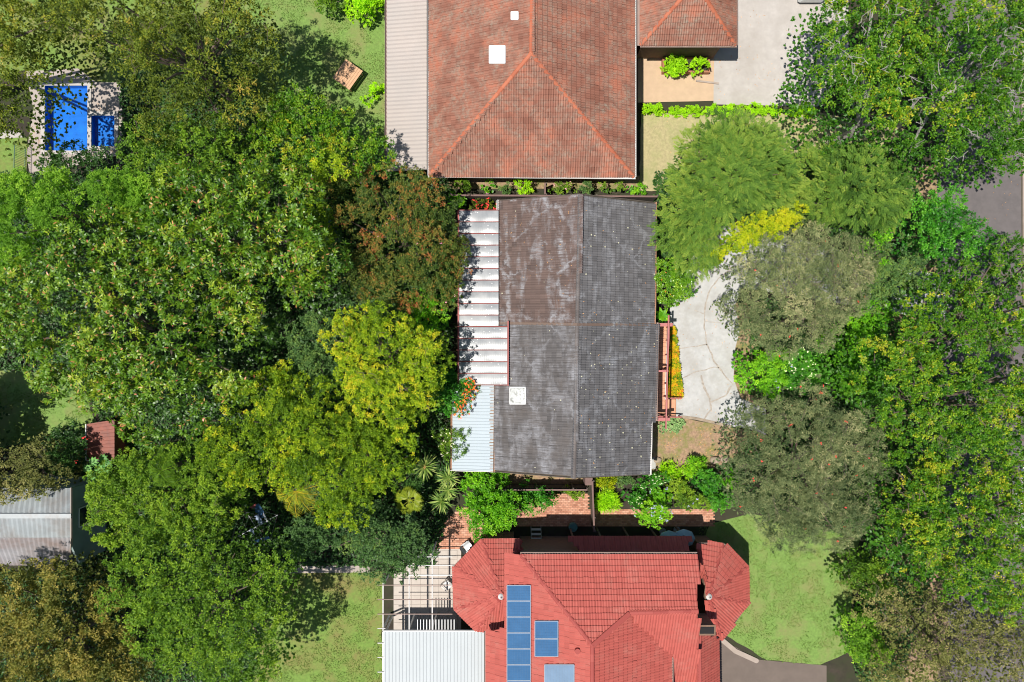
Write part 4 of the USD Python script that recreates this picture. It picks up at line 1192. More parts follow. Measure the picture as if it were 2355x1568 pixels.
def crown_points(lobes, rad, n, r, up=-0.25, flat=0.85, shell_=0.42):
    """n points on the upper sides of the masses, with the outward direction at each."""
    w = rad ** 2; w = w / w.sum()
    i = r.choice(len(lobes), n, p=w)
    z = r.uniform(up, 1, n); ph = r.uniform(0, 2 * np.pi, n); s = np.sqrt(1 - z * z)
    d = np.column_stack([s * np.cos(ph), s * np.sin(ph), z])
    k = rad[i] * (shell_ + (1.10 - shell_) * r.random(n) ** .7)
    return lobes[i] + d * [1, 1, flat] * k[:, None], d, i


LEAVES = 0


def foliage(poly, zt, rim, lr, r, density, per, clump, L, Wd, tone=(0.5, 0.2), mode='clump', jitter=0.5, gap=0.40, six=False, upright=0.5, lj=0.14, pack=1.05):
    """The crown as (vertices, faces, tone, leaf size): clumps of leaves on rounded masses, thinned where noise leaves gaps."""
    global LEAVES
    lobes, rad = fill_lobes(poly, zt, rim, lr, r, jitter, pack)
    n = max(8, int(poly.area * density))
    c, d, li = crown_points(lobes, rad, n, r, up=-0.05)
    nz = meshkit.fbm(c * 0.9 + 17, 2, int(r.integers(1000)))
    keep = (nz > gap) & (c[:, 2] > 0.12)
    c, d, li = c[keep], d[keep], li[keep]
    n = len(c)
    ltone = r.normal(0, .6 * tone[1], len(lobes))[li]
    ct = tone[0] + ltone + r.normal(0, .75 * tone[1], n)
    if mode == 'rosette':
        ax = unit(d * [1, 1, .6] + [0, 0, .55] + r.normal(0, .22, (n, 3)))
        a = unit(np.cross(ax, r.normal(0, 1, (n, 3)))); b_ = np.cross(ax, a)
        th = (np.arange(per) / per * 2 * np.pi)[None] + r.uniform(0, 6.28, (n, 1)) + r.normal(0, .2, (n, per))
        lift = r.uniform(.12, .75, (n, per))[..., None]
        dirs = unit(np.cos(th)[..., None] * a[:, None] + np.sin(th)[..., None] * b_[:, None] + lift * ax[:, None])
        pos = c[:, None] + dirs * 0.03 + ax[:, None] * r.uniform(-.06, .05, (n, per))[..., None]
        nrm = ax[:, None] + r.normal(0, .25, (n, per, 3))
        LL = L * r.uniform(.65, 1.15, (n, per)); WW = Wd * r.uniform(.75, 1.15, (n, per))
        tt = np.clip(ct[:, None] + r.normal(0, tone[1] * .5, (n, per)), 0, .80)
        pink = r.random((n, per)) < .05
        tt = np.where(pink, r.uniform(.86, 1, (n, per)), tt)
        # a few leaves show their tan undersides, turned on edge
    elif mode == 'spray':
        # flat feathery branchlets, pointing outwards and drooping
        cen = np.array([*np.array(poly.centroid.coords[0]), 0])
        out = unit(unit((c - cen) * [1, 1, 0]) + r.normal(0, .75, (n, 3)) * [1, 1, 0])
        ax = unit(out + d * .35 + [0, 0, -.10] + r.normal(0, .22, (n, 3)))
        sd = unit(np.cross(ax, np.array([0, 0, 1.0]) + r.normal(0, .3, (n, 3))))
        up_ = np.cross(sd, ax)
        q = np.linspace(.05, 1, per)
        sg = np.where(np.arange(per) % 2, 1., -1.)
        pos = c[:, None] + ax[:, None] * (q * clump)[None, :, None] - up_[:, None] * ((q ** 2) * clump * .22)[None, :, None]
        dirs = ax[:, None] * .75 + sd[:, None] * (sg * .8)[None, :, None] + r.normal(0, .12, (n, per, 3))
        nrm = np.broadcast_to(up_[:, None], pos.shape) + r.normal(0, .15, (n, per, 3))
        LL = L * (1.15 - .75 * q)[None] * r.uniform(.8, 1.2, (n, per)); WW = Wd * np.ones((n, per))
        tt = np.clip(ct[:, None] + q[None] * .25 - .12 + r.normal(0, tone[1] * .3, (n, per)), 0, 1)
    else:
        e = r.normal(0, 1, (n, per, 3)); e = unit(e + d[:, None] * 1.1 + [0, 0, upright])
        pos = c[:, None] + e * (clump * r.uniform(.15, 1, (n, per)))[..., None]
        dirs = unit(e * .8 + r.normal(0, .65, (n, per, 3)))
        nrm = np.array([0, 0, 1.0]) + d[:, None] * .5 + r.normal(0, .45, (n, per, 3))
        LL = L * r.uniform(.7, 1.25, (n, per)); WW = Wd * r.uniform(.75, 1.2, (n, per))
        tt = np.clip(ct[:, None] + r.normal(0, tone[1] * .55, (n, per)), 0, 1)
    F = lambda x: np.ascontiguousarray(x).reshape(-1, *x.shape[2:])
    v, f, t, k, nf = blades(F(pos), F(dirs), F(nrm), F(LL), F(WW), F(tt), six, droop=0.10 if mode == 'rosette' else 0.0)
    # inner storey below the masses, its shade put into the colour by low tones
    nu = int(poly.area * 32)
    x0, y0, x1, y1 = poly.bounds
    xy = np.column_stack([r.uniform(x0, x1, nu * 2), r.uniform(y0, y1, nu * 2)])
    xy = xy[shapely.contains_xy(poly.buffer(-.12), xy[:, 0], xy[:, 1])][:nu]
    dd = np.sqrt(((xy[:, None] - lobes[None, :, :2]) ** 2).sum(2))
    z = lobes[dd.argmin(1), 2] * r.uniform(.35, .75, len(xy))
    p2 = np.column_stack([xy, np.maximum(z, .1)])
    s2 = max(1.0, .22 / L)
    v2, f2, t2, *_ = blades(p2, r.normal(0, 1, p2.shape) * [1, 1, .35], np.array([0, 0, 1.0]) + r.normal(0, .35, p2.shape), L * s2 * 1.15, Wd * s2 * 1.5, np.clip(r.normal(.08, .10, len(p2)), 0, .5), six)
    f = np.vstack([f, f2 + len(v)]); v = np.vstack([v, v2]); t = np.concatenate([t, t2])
    LEAVES += len(f)
    return (v, f, t), (k, nf), lobes, rad, (c, d)


def limbs(t, base, lobes, rad, r, trunk_r, m, n_limb=9, fork_z=.45, twigs=0, twig_r=.018):
    """A tapered trunk and limbs that reach into the masses of the crown."""
    top = lobes[:, 2].max()
    fz = max(.25, top * fork_z)
    x, y = base
    w1 = r.normal(0, .12, 2)
    pts = [[x, y, -.15], [x + w1[0] * .4, y + w1[1] * .4, fz * .5], [x + w1[0], y + w1[1], fz]]
    mb = MB(); mb.tube(pts, [trunk_r * 1.25, trunk_r, trunk_r * .8], 8); part(t, 'trunk', mb, m)
    order = r.permutation(len(lobes))[:n_limb]
    start = np.array(pts[-1])
    for i in order:
        e = lobes[i] + [0, 0, rad[i] * .2]
        mid = start * .45 + e * .55 + [*r.normal(0, .2, 2), -.15]
        mb = MB(); mb.tube([start - [0, 0, .1], mid, e], [trunk_r * .42, trunk_r * .24, trunk_r * .08], 6); part(t, 'limb', mb, m)
    if twigs:
        tw = MB()
        i = r.integers(0, len(lobes), twigs)
        for k in i:
            s = lobes[k] + r.normal(0, .3, 3) * rad[k]
            dd = unit(r.normal(0, 1, 3) * [1, 1, .35] + [0, 0, .25])
            ln = rad[k] * r.uniform(.35, .9)
            s = s + [0, 0, rad[k] * .98]
            p1 = s + dd * ln * .35 + r.normal(0, .07, 3); p15 = s + dd * ln * .7 + r.normal(0, .10, 3); p2 = s + dd * ln + r.normal(0, .15, 3)
            tw.tube([s, p1, p15, p2], [twig_r, twig_r * .85, twig_r * .7, twig_r * .4], 4, cap=False)
            for _ in range(2):
                b = p1 + r.normal(0, .05, 3); tw.tube([b, b + unit(dd + r.normal(0, .6, 3)) * ln * .4], [twig_r * .6, twig_r * .3], 3, cap=False)
        part(t, 'twigs', tw, m, kind='stuff')


def plant(name, label, cat, pts, zt, m, seed, rim=None, lr=.9, density=24, per=14, clump=.26, L=.15, Wd=.085, tone=(.5, .2), mode='clump', jitter=.5, gap=.36, trunk=.16, bark='bark', n_limb=8,
          single_leaves=0, flowers=None, twigs=0, six=False, base=None, group=None, edge=.25, zb=0.0, twig_r=.012, pack=1.0, upright=.5, fork_z=.45):
    if mode == 'clump':
        L, Wd, per, clump, density = L * .87, Wd * .9, int(per * 1.6), clump * .82, density * .78
    r = np.random.default_rng(seed)
    rim = zt * (.68 if zt > 5 else .58) if rim is None else rim
    poly = G(pts, zt * .8).buffer(.22 if name in ('broadleaf_tree', 'magnolia_tree', 'myrtle_tree') else 0)
    poly = wobble(poly, edge, .5, seed, .9)
    if poly.geom_type != 'Polygon':
        poly = max(poly.geoms, key=lambda g: g.area)
    cen = poly.centroid if poly.contains(poly.centroid) else poly.representative_point()
    cxy = np.array(cen.coords[0]) if base is None else W(*base)[:2]
    t = T(name, label, cat, (cxy[0], cxy[1], zb), group)
    (v, f, tn), (k, nf), lobes, rad, (c, d) = foliage(poly, zt, rim, lr, r, density, per, clump, L, Wd, tone, mode, jitter, gap, six, upright, pack=pack)
    limbs(t, cxy, lobes, rad, r, trunk, bark if zt > 9.9 else 'bark', n_limb, fork_z, twigs, twig_r)
    if single_leaves:
        vl = v.reshape(-1, k, 3)
        top = np.argsort(-vl[:, :, 2].mean(1))[:len(vl) // 3]
        pick = np.zeros(len(vl), bool); pick[r.choice(top, single_leaves, replace=False)] = True
        f0 = f[:nf]
        for i in np.nonzero(pick)[0]:
            part(t, 'leaf', (vl[i], f0, tn.reshape(-1, k)[i]), m)
        vr, tr = vl[~pick], tn.reshape(-1, k)[~pick]
        v, tn = vr.reshape(-1, 3), tr.reshape(-1)
        f = (f0[None] + (np.arange(len(vr)) * k)[:, None, None]).reshape(-1, 3)
    part(t, 'crown', (v, f, tn), m, kind='stuff')
    if flowers:
        fm, fn, fs, sel = flowers
        ok = np.nonzero((d[:, 2] > .1) & (sel(c) if sel else True))[0]
        if len(ok):
            ii = r.choice(ok, min(fn, len(ok)), replace=False)
            pos = c[ii] + d[ii] * (clump + .03)
            pos = np.repeat(pos, 4, 0) + r.normal(0, fs * .35, (len(ii) * 4, 3))
            v, f, tn, *_ = blades(pos, r.normal(0, 1, pos.shape) * [1, 1, .3], np.array([0, 0, 1.0]) + r.normal(0, .4, pos.shape), fs, fs * .8, r.random(len(pos)))
            part(t, 'flowers', (v, f, tn), fm, kind='stuff')
    return t


TR = dict(cat='tree'); SH = dict(cat='shrub')

# --- the big magnolias at the back
plant('magnolia_tree', 'wide magnolia with big glossy leaves above the small red shed', 'tree',
      [(5, 620), (60, 600), (110, 560), (150, 500), (230, 470), (300, 490), (330, 560), (420, 590), (470, 630), (560, 660), (600, 720), (590, 800), (560, 880), (540, 930), (470, 960), (440, 1000), (345, 1010), (300, 975), (190, 948), (165, 905), (60, 900), (50, 850), (0, 800), (-50, 700)],
      9, 'leaf_magnolia', 11, lr=.95, density=30, per=9, L=.27, Wd=.085, tone=(.48, .17), mode='rosette', six=True, single_leaves=300, trunk=.34, n_limb=14, jitter=0.64, gap=.42)
plant('magnolia_tree', 'tall magnolia with big glossy leaves left of the reddish myrtle', 'tree',
      [(360, 405), (430, 380), (500, 390), (560, 380), (640, 400), (710, 410), (745, 470), (755, 530), (780, 570), (790, 640), (740, 680), (730, 715), (660, 700), (570, 640), (470, 615), (420, 585), (350, 560), (355, 480)],
      9.5, 'leaf_magnolia', 12, lr=.95, density=30, per=9, L=.27, Wd=.085, tone=(.46, .17), mode='rosette', six=True, single_leaves=300, trunk=.32, n_limb=12, jitter=0.68, gap=.375)

# --- left and top-left
plant('broadleaf_tree', 'light green fluffy tree at the left edge below the swimming pool', 'tree',
      [(-40, 430), (60, 392), (130, 405), (200, 398), (260, 405), (330, 385), (365, 405), (350, 470), (335, 520), (250, 470), (180, 490), (130, 540), (80, 600), (0, 650), (-40, 650)],
      8, 'leaf_fluffy', 13, lr=.75, density=80, per=16, clump=.22, L=.11, Wd=.07, trunk=.25, jitter=0.51, gap=.375)
plant('shrub', 'dark round-topped shrub just below the long swimming pool', 'shrub', [(85, 352), (150, 340), (240, 345), (250, 385), (170, 405), (90, 398)], 4, 'leaf_dark', 14, lr=.8, trunk=.1, density=30)
plant('broadleaf_tree', 'mid green tree right of the small square pool', 'tree', [(285, 335), (330, 300), (390, 275), (480, 270), (550, 305), (600, 350), (590, 390), (500, 392), (430, 380), (340, 390), (285, 385)], 7.5, 'leaf_mid', 15, lr=1.0, density=24, per=12, L=.17, Wd=.10)
plant('broadleaf_tree', 'yellowish green tree beside the beige patio roof of the orange house', 'tree', [(590, 310), (630, 235), (690, 205), (745, 240), (815, 285), (880, 318), (905, 370), (855, 400), (740, 410), (640, 400), (590, 365)], 6, 'leaf_street', 16, lr=.8, density=34, per=14, L=.15, Wd=.09, tone=(.62, .22))
plant('gum_tree', 'large dark olive gum tree overhanging the right side of the pools', 'tree', [(130, -50), (580, -50), (615, 50), (600, 140), (570, 195), (580, 280), (520, 285), (460, 290), (390, 275), (340, 320), (305, 290), (300, 200), (250, 130), (150, 130), (120, 60)], 10.5, 'leaf_olive', 17, lr=1.1, density=24, per=14, clump=.32, L=.17, Wd=.08, tone=(.32, .26), trunk=.30, n_limb=16, jitter=0.85, gap=.375, twigs=40, twig_r=.018)
plant('broadleaf_tree', 'olive green tree in the top left corner beside the pool', 'tree', [(-60, -50), (140, -50), (150, 70), (120, 125), (66, 160), (58, 210), (40, 285), (0, 325), (-60, 330)], 10, 'leaf_olive', 18, lr=.9, density=38, per=14, clump=.3, L=.17, Wd=.09, tone=(.38, .2), trunk=.3, jitter=0.68, gap=.375, base=(22, 215))
plant('hedge_shrub', 'olive rounded hedge shrub at the top edge left of the bright lime hedge', 'shrub', [(718, -40), (800, -40), (795, 10), (750, 35), (722, 15)], 2.2, 'leaf_mid', 19, lr=.6, trunk=.06)
plant('hedge_shrub', 'bright lime green clipped hedge at the top edge beside the beige patio roof', 'shrub', [(800, -40), (895, -40), (888, 10), (840, 48), (798, 40)], 2.2, 'leaf_lime', 20, lr=.6, trunk=.06, density=40)
plant('hedge_shrub', 'narrow bright green hedge strip slanting up to the beige patio roof', 'shrub', [(820, 225), (840, 235), (888, 205), (888, 178), (850, 200)], 1.0, 'leaf_lime', 21, lr=.3, trunk=.04, density=60, clump=.15, edge=.05)

# --- behind the grey house
plant('myrtle_tree', 'crepe myrtle with reddish brown tips beside the silver patio roof', 'tree', [(765, 405), (840, 385), (960, 388), (1025, 430), (1045, 520), (1055, 600), (1050, 690), (1000, 705), (930, 700), (870, 695), (800, 695), (785, 640), (800, 560), (770, 500), (755, 450)], 6.5, 'leaf_myrtle', 22, lr=.9, density=46, per=15, clump=.24, L=.13, Wd=.07, tone=(.36, .28), trunk=.18, jitter=0.59, gap=.375, flowers=('flower_pink', 18, .07, None))
plant('broadleaf_tree', 'small yellow-green tree between the tall magnolia and the reddish myrtle', 'tree', [(690, 495), (720, 465), (757, 495), (770, 560), (740, 580), (700, 540)], 6.5, 'leaf_yellow', 23, lr=.6, trunk=.09, density=40, tone=(.4, .2))
plant('broadleaf_tree', 'yellowish tree by the boundary above the reddish myrtle', 'tree', [(690, 390), (770, 372), (800, 392), (770, 420), (700, 415)], 6.5, 'leaf_yellow', 24, lr=.6, trunk=.09, density=40, tone=(.45, .2))
plant('shrub', 'bright glossy green shrub beside the middle of the silver patio roof', 'shrub', [(925, 690), (970, 680), (1015, 690), (1035, 720), (1030, 750), (990, 765), (950, 740), (925, 715)], 4, 'leaf_bright', 25, lr=.7, trunk=.08, density=36, flowers=('flower_orange', 8, .08, lambda c: c[:, 0] > np.median(c[:, 0])))
plant('shrub', 'dark blue-green shrub squeezed between the reddish myrtle and the patio roof', 'shrub', [(1010, 570), (1052, 560), (1054, 690), (1020, 690)], 3.6, 'leaf_deep', 26, lr=.6, trunk=.08, tone=(.2, .2))
plant('shrub', 'dull green shrub below the reddish myrtle and above the yellow tree', 'shrub', [(785, 685), (850, 690), (920, 700), (930, 725), (850, 735), (790, 725)], 4.6, 'leaf_bluegreen', 27, lr=.7, trunk=.1, density=32)
plant('broadleaf_tree', 'golden yellow-green tree beside the lower end of the silver patio roof', 'tree', [(750, 755), (790, 722), (860, 712), (930, 722), (985, 760), (1020, 772), (1025, 830), (1005, 880), (1010, 930), (970, 972), (920, 975), (870, 960), (820, 930), (790, 880), (778, 830), (755, 795)], 8, 'leaf_yellow', 28, lr=.62, density=62, per=15, clump=.21, L=.12, Wd=.075, tone=(.52, .26), trunk=.22, jitter=0.51, gap=.375, bark='bark_pale', twigs=40, twig_r=.014)
plant('broadleaf_tree', 'dull green tree between the wide magnolia and the golden tree', 'tree', [(690, 745), (750, 725), (785, 765), (772, 830), (790, 880), (740, 890), (690, 855), (668, 800)], 5.8, 'leaf_bluegreen', 29, lr=.8, trunk=.12, density=34)
plant('broadleaf_tree', 'broad yellow-green tree in the lower back garden left of the lean-to', 'tree', [(560, 865), (620, 830), (665, 862), (720, 882), (790, 902), (802, 960), (800, 1010), (790, 1080), (760, 1112), (640, 1125), (540, 1112), (460, 1062), (470, 1000), (540, 950)], 7.6, 'leaf_yellow', 30, lr=.62, density=60, per=15, clump=.21, L=.12, Wd=.075, tone=(.36, .26), trunk=.22, jitter=0.51, gap=.375)
plant('broadleaf_tree', 'fresh yellow-green tree beside the row of spiky yuccas', 'tree', [(790, 1000), (860, 962), (930, 980), (952, 1030), (935, 1090), (905, 1112), (865, 1122), (850, 1160), (835, 1200), (770, 1205), (725, 1190), (745, 1130), (790, 1085)], 6.6, 'leaf_yellow', 31, lr=.6, density=60, per=15, clump=.2, L=.12, Wd=.08, tone=(.30, .24), trunk=.2, jitter=0.42, gap=.375)
plant('broadleaf_tree', 'olive green tree right of the barn-like shed', 'tree', [(212, 1100), (260, 1050), (330, 1040), (440, 1022), (470, 1062), (530, 1108), (552, 1130), (535, 1170), (530, 1200), (480, 1236), (380, 1235), (300, 1270), (225, 1235), (202, 1150)], 6.6, 'leaf_mid', 32, lr=.65, density=56, per=15, clump=.22, L=.125, Wd=.08, tone=(.52, .24), trunk=.2, jitter=0.51, gap=.375, twigs=24)
plant('broadleaf_tree', 'large mid green tree at the bottom left of the olive lawn', 'tree', [(280, 1262), (380, 1232), (480, 1255), (550, 1262), (620, 1268), (650, 1285), (662, 1330), (625, 1380), (660, 1420), (610, 1480), (640, 1570), (540, 1610), (420, 1570), (330, 1480), (270, 1400), (250, 1320)], 8.5, 'leaf_mid', 33, lr=.95, density=30, per=14, clump=.28, L=.155, Wd=.09, tone=(.45, .22), trunk=.28, n_limb=12, jitter=0.68, gap=.375)
plant('broadleaf_tree', 'khaki brown tree in the bottom left corner below the barn-like shed', 'tree', [(-60, 1350), (60, 1312), (120, 1302), (200, 1340), (260, 1400), (280, 1480), (330, 1540), (330, 1640), (-60, 1640)], 7.5, 'leaf_khaki', 34, lr=.9, density=38, per=14, clump=.3, L=.17, Wd=.095, tone=(.5, .26), trunk=.24, jitter=0.85, gap=.375)
plant('broadleaf_tree', 'dark olive tree at the left edge just above the barn-like shed', 'tree', [(-40, 1045), (40, 1015), (100, 1030), (135, 1062), (130, 1120), (60, 1132), (-40, 1132)], 5.6, 'leaf_brown', 35, lr=.8, trunk=.14, density=36, tone=(.35, .25))
plant('shrub', 'dark glossy shrub left of the small red shed', 'shrub', [(100, 990), (150, 975), (195, 985), (198, 1060), (160, 1095), (110, 1080)], 3.6, 'leaf_dark', 36, lr=.7, trunk=.08, density=34, flowers=('flower_red', 4, .12, lambda c: c[:, 0] > np.quantile(c[:, 0], .9)))
plant('broadleaf_tree', 'dark tree at the far left edge throwing shade over the lawn', 'tree', [(-280, 925), (-110, 905), (-62, 950), (-62, 1060), (-110, 1110), (-280, 1110)], 5.5, 'leaf_dark', 37, lr=.8, trunk=.2, density=50, L=.2, Wd=.13, rim=3.6, n_limb=4)
plant('broadleaf_tree', 'dark blue-green tree above the olive lawn and below the yuccas', 'tree', [(650, 1215), (720, 1192), (800, 1185), (870, 1172), (940, 1200), (970, 1232), (970, 1285), (930, 1322), (870, 1315), (820, 1272), (750, 1262), (690, 1292), (650, 1250)], 5.4, 'leaf_bluegreen', 38, lr=.9, density=30, per=14, L=.15, Wd=.09, tone=(.35, .2), jitter=.6)
plant('shrub', 'light green bush at the lower left corner of the grey house', 'shrub', [(1062, 1092), (1100, 1085), (1165, 1096), (1170, 1120), (1110, 1135), (1065, 1125)], 2.4, 'leaf_bright', 39, lr=.55, trunk=.06, density=46, tone=(.45, .2))
plant('shrub', 'large bushy green shrub left of the brick path', 'shrub', [(1060, 1145), (1110, 1128), (1180, 1130), (1208, 1150), (1200, 1190), (1150, 1222), (1100, 1232), (1065, 1200)], 3.2, 'leaf_bright', 40, lr=.7, trunk=.08, density=44, tone=(.35, .22))
plant('shrub', 'dark green shrub touching the left end of the brick path', 'shrub', [(1195, 1128), (1250, 1124), (1275, 1132), (1262, 1165), (1215, 1175), (1195, 1160)], 2.2, 'leaf_deep', 41, lr=.5, trunk=.05, density=44)
plant('shrub', 'low green shrub at the top of the brick steps', 'shrub', [(1268, 1126), (1340, 1124), (1352, 1134), (1330, 1146), (1275, 1144)], 1.3, 'leaf_mid', 42, lr=.35, trunk=.04, density=60, clump=.18)
plant('shrub', 'dark green shrub below the silver patio roof and left of the lean-to', 'shrub', [(1005, 840), (1050, 830), (1054, 900), (1030, 945), (1005, 930)], 3.0, 'leaf_deep', 43, lr=.6, trunk=.07, density=36, tone=(.3, .2))
plant('bougainvillea', 'orange-flowering climber hanging over the top corner of the lean-to', 'climber', [(1018, 878), (1062, 868), (1100, 884), (1108, 890), (1092, 920), (1066, 948), (1030, 950)], 3.5, 'leaf_deep', 44, rim=2.8, lr=.45, trunk=.05, density=70, clump=.18, L=.11, Wd=.07, base=(1030, 915), flowers=('flower_orange', 110, .10, lambda c: c[:, 0] - c[:, 1] * .35 > np.quantile(c[:, 0] - c[:, 1] * .35, .52)))
plant('climbing_rose', 'sprawling white-flowered vine on the lower left of the lean-to', 'climber', [(998, 985), (1040, 965), (1085, 975), (1075, 1000), (1060, 1020), (1095, 1070), (1080, 1072), (1050, 1040), (1040, 1070), (1010, 1040), (995, 1010)], 3.0, 'leaf_mid', 45, rim=2.6, lr=.4, trunk=.05, density=44, clump=.2, L=.11, Wd=.05, base=(1020, 1010), tone=(.35, .25), gap=.5, flowers=('flower_white', 24, .055, lambda c: c[:, 0] < np.quantile(c[:, 0], .6)))
plant('shrub', 'dark shrub hidden in shade between the yuccas and the fresh green tree', 'shrub', [(930, 1090), (985, 1100), (990, 1140), (930, 1140)], 2.2, 'leaf_dark', 46, lr=.5, trunk=.05, density=36)

# --- between the grey and the orange house
spec = [(1072, 423, 26, 12, 'leaf_mid', 'dark mixed green shrub at the left end of the passage under the orange house'),
        (1122, 425, 24, 13, 'leaf_bright', 'fresh green shrub with pale flowers, second from the left below the orange gutter'),
        (1163, 429, 18, 10, 'leaf_bluegreen', 'dull blue-green shrub in the middle of the row below the orange gutter'),
        (1207, 425, 22, 14, 'leaf_lime', 'lime leafy shrub left of the short fence panel below the orange gutter'),
        (1290, 434, 30, 9, 'leaf_mid', 'low shrub with pink flowers under the silver meter box'),
        (1345, 433, 24, 9, 'leaf_bluegreen', 'low dull green shrub just right of the meter box'),
        (1400, 434, 26, 9, 'leaf_mid', 'low mid green shrub near the right end of the orange gutter'),
        (1462, 432, 34, 12, 'leaf_bright', 'yellow-green shrub off the right corner of the orange house')]
for i, (x, y, rx, ry, m, lb) in enumerate(spec):
    a = np.linspace(0, 2 * np.pi, 10)[:-1]
    q0 = np.random.default_rng(200 + i)
    plant('shrub', lb, 'shrub', [(x + rx * q0.uniform(.8, 1.35) * math.cos(q), y + ry * q0.uniform(.7, 1.3) * math.sin(q)) for q in a], 1.2 + .7 * q0.random(), m, 60 + i, lr=.42, trunk=.04, density=60, clump=.18, L=.12, Wd=.075, edge=.06, flowers=('flower_pink', 5, .08, None) if i in (1, 4) else None, n_limb=4)
plant('rose_bush', 'red-flowering rose bush above the top end of the silver patio roof', 'shrub', [(1078, 462), (1144, 460), (1146, 481), (1080, 482)], 1.3, 'leaf_olive', 70, lr=.35, trunk=.04, density=60, clump=.16, L=.09, Wd=.06, edge=.05, flowers=('flower_red', 16, .12, None), n_limb=4)
plant('shrub', 'bright green shrub at the top left corner of the silver patio roof', 'shrub', [(1030, 452), (1060, 448), (1074, 462), (1062, 482), (1032, 478)], 1.8, 'leaf_bright', 71, lr=.4, trunk=.04, density=56, clump=.18, edge=.06, n_limb=4)

# --- front garden
plant('conifer', 'large feathery green conifer right of the orange house', 'conifer', [(1530, 405), (1560, 372), (1580, 310), (1650, 265), (1740, 255), (1810, 290), (1832, 350), (1850, 400), (1830, 460), (1780, 490), (1720, 500), (1650, 545), (1622, 622), (1592, 600), (1568, 572), (1528, 552), (1522, 490), (1522, 440)], 7, 'leaf_conifer', 72, lr=1.0, density=70, per=14, clump=.46, L=.17, Wd=.06, tone=(.5, .22), mode='spray', trunk=.26, jitter=.3, gap=.30, rim=2.2)
plant('conifer', 'smaller feathery conifer beyond the yellow shrubs by the street', 'conifer', [(1830, 352), (1900, 332), (1980, 340), (2060, 380), (2082, 440), (2072, 500), (2040, 552), (1990, 545), (1940, 515), (1860, 502), (1830, 460)], 6.5, 'leaf_conifer', 73, lr=1.0, density=66, per=14, clump=.46, L=.17, Wd=.06, tone=(.42, .22), mode='spray', trunk=.24, jitter=.35, gap=.32, rim=2.2)
plant('gold_shrub', 'bright yellow shrub at the top of the concrete driveway', 'shrub', [(1622, 612), (1632, 575), (1652, 572), (1665, 600), (1645, 625)], 4.4, 'leaf_gold', 74, lr=.5, trunk=.05, density=52, clump=.2, L=.12, Wd=.08, edge=.1)
plant('gold_shrub', 'long bright yellow shrub between the large conifer and the greyish tree', 'shrub', [(1636, 572), (1690, 520), (1740, 488), (1785, 486), (1792, 530), (1740, 566), (1700, 590), (1655, 606)], 5.9, 'leaf_gold', 75, lr=.55, trunk=.06, density=50, clump=.2, L=.12, Wd=.08, edge=.1)
plant('gold_shrub', 'yellow shrub with orange tips beside the smaller conifer', 'shrub', [(1768, 490), (1820, 470), (1864, 482), (1854, 512), (1800, 534), (1770, 520)], 6.4, 'leaf_gold', 76, lr=.5, trunk=.06, density=50, clump=.2, L=.12, Wd=.08, edge=.1, tone=(.75, .2))
plant('bottlebrush_tree', 'greyish olive bottlebrush tree overhanging the upper part of the driveway', 'tree', [(1662, 605), (1720, 572), (1790, 522), (1870, 512), (1960, 540), (2008, 580), (2000, 660), (1988, 720), (1930, 760), (1900, 802), (1830, 805), (1760, 812), (1720, 792), (1690, 762), (1658, 702), (1690, 660)], 5.8, 'leaf_grey', 77, lr=1.0, density=60, per=16, clump=.26, L=.14, Wd=.045, tone=(.5, .22), trunk=.2, jitter=.35, gap=.34, bark='bark_pale', twigs=110, flowers=('flower_red', 16, .07, None), base=(1800, 735))
plant('bottlebrush_tree', 'greyish olive bottlebrush tree below the bright green shrubs near the front lawn', 'tree', [(1690, 942), (1760, 922), (1800, 892), (1880, 882), (1905, 930), (1960, 935), (2040, 960), (2042, 1100), (2030, 1200), (1980, 1262), (1900, 1255), (1830, 1275), (1760, 1222), (1700, 1192), (1690, 1122), (1660, 1082), (1670, 1012)], 6.6, 'leaf_grey', 78, lr=1.05, density=54, per=16, clump=.26, L=.14, Wd=.045, tone=(.36, .22), trunk=.22, jitter=.55, gap=.39, bark='bark_pale', twigs=90, flowers=('flower_red', 34, .08, None))
plant('shrub', 'vivid green rounded shrub against the right edge of the driveway', 'shrub', [(1680, 815), (1750, 802), (1820, 806), (1812, 860), (1790, 902), (1735, 912), (1700, 880)], 3.0, 'leaf_bright', 79, lr=.7, trunk=.08, density=40, flowers=('flower_purple', 8, .09, None))
plant('shrub', 'white-flowered green shrub between the two greyish trees', 'shrub', [(1812, 812), (1890, 808), (1912, 850), (1890, 890), (1832, 892), (1806, 862)], 3.0, 'leaf_deep', 80, lr=.65, trunk=.08, density=40, flowers=('flower_white', 70, .06, None))
plant('shrub', 'tall green shrub right of the white-flowered shrub', 'shrub', [(1900, 770), (1950, 740), (1995, 690), (2035, 705), (2042, 800), (2042, 890), (1965, 925), (1915, 885), (1892, 825)], 4.0, 'leaf_bright', 81, lr=.85, trunk=.1, density=36, tone=(.25, .22))
plant('street_tree', 'dark glossy tree beside the grey road', 'tree', [(2068, 500), (2110, 452), (2170, 445), (2222, 480), (2255, 522), (2240, 570), (2192, 592), (2130, 592), (2080, 562)], 6.4, 'leaf_deep', 82, lr=.85, density=40, trunk=.14, tone=(.42, .24), L=.16, Wd=.09)
plant('shrub', 'dull olive shrub below the dark glossy street tree', 'shrub', [(1992, 552), (2050, 532), (2092, 562), (2150, 602), (2150, 660), (2080, 712), (2000, 716), (1962, 690), (1965, 640)], 4.6, 'leaf_bluegreen', 83, lr=.8, density=36, trunk=.1, tone=(.6, .25))
plant('shrub', 'light green shrub at the right corner of the smaller conifer', 'shrub', [(1960, 560), (2000, 530), (2040, 545), (2035, 600), (1995, 605)], 4.8, 'leaf_bright', 84, lr=.6, density=36, trunk=.07, tone=(.5, .25))
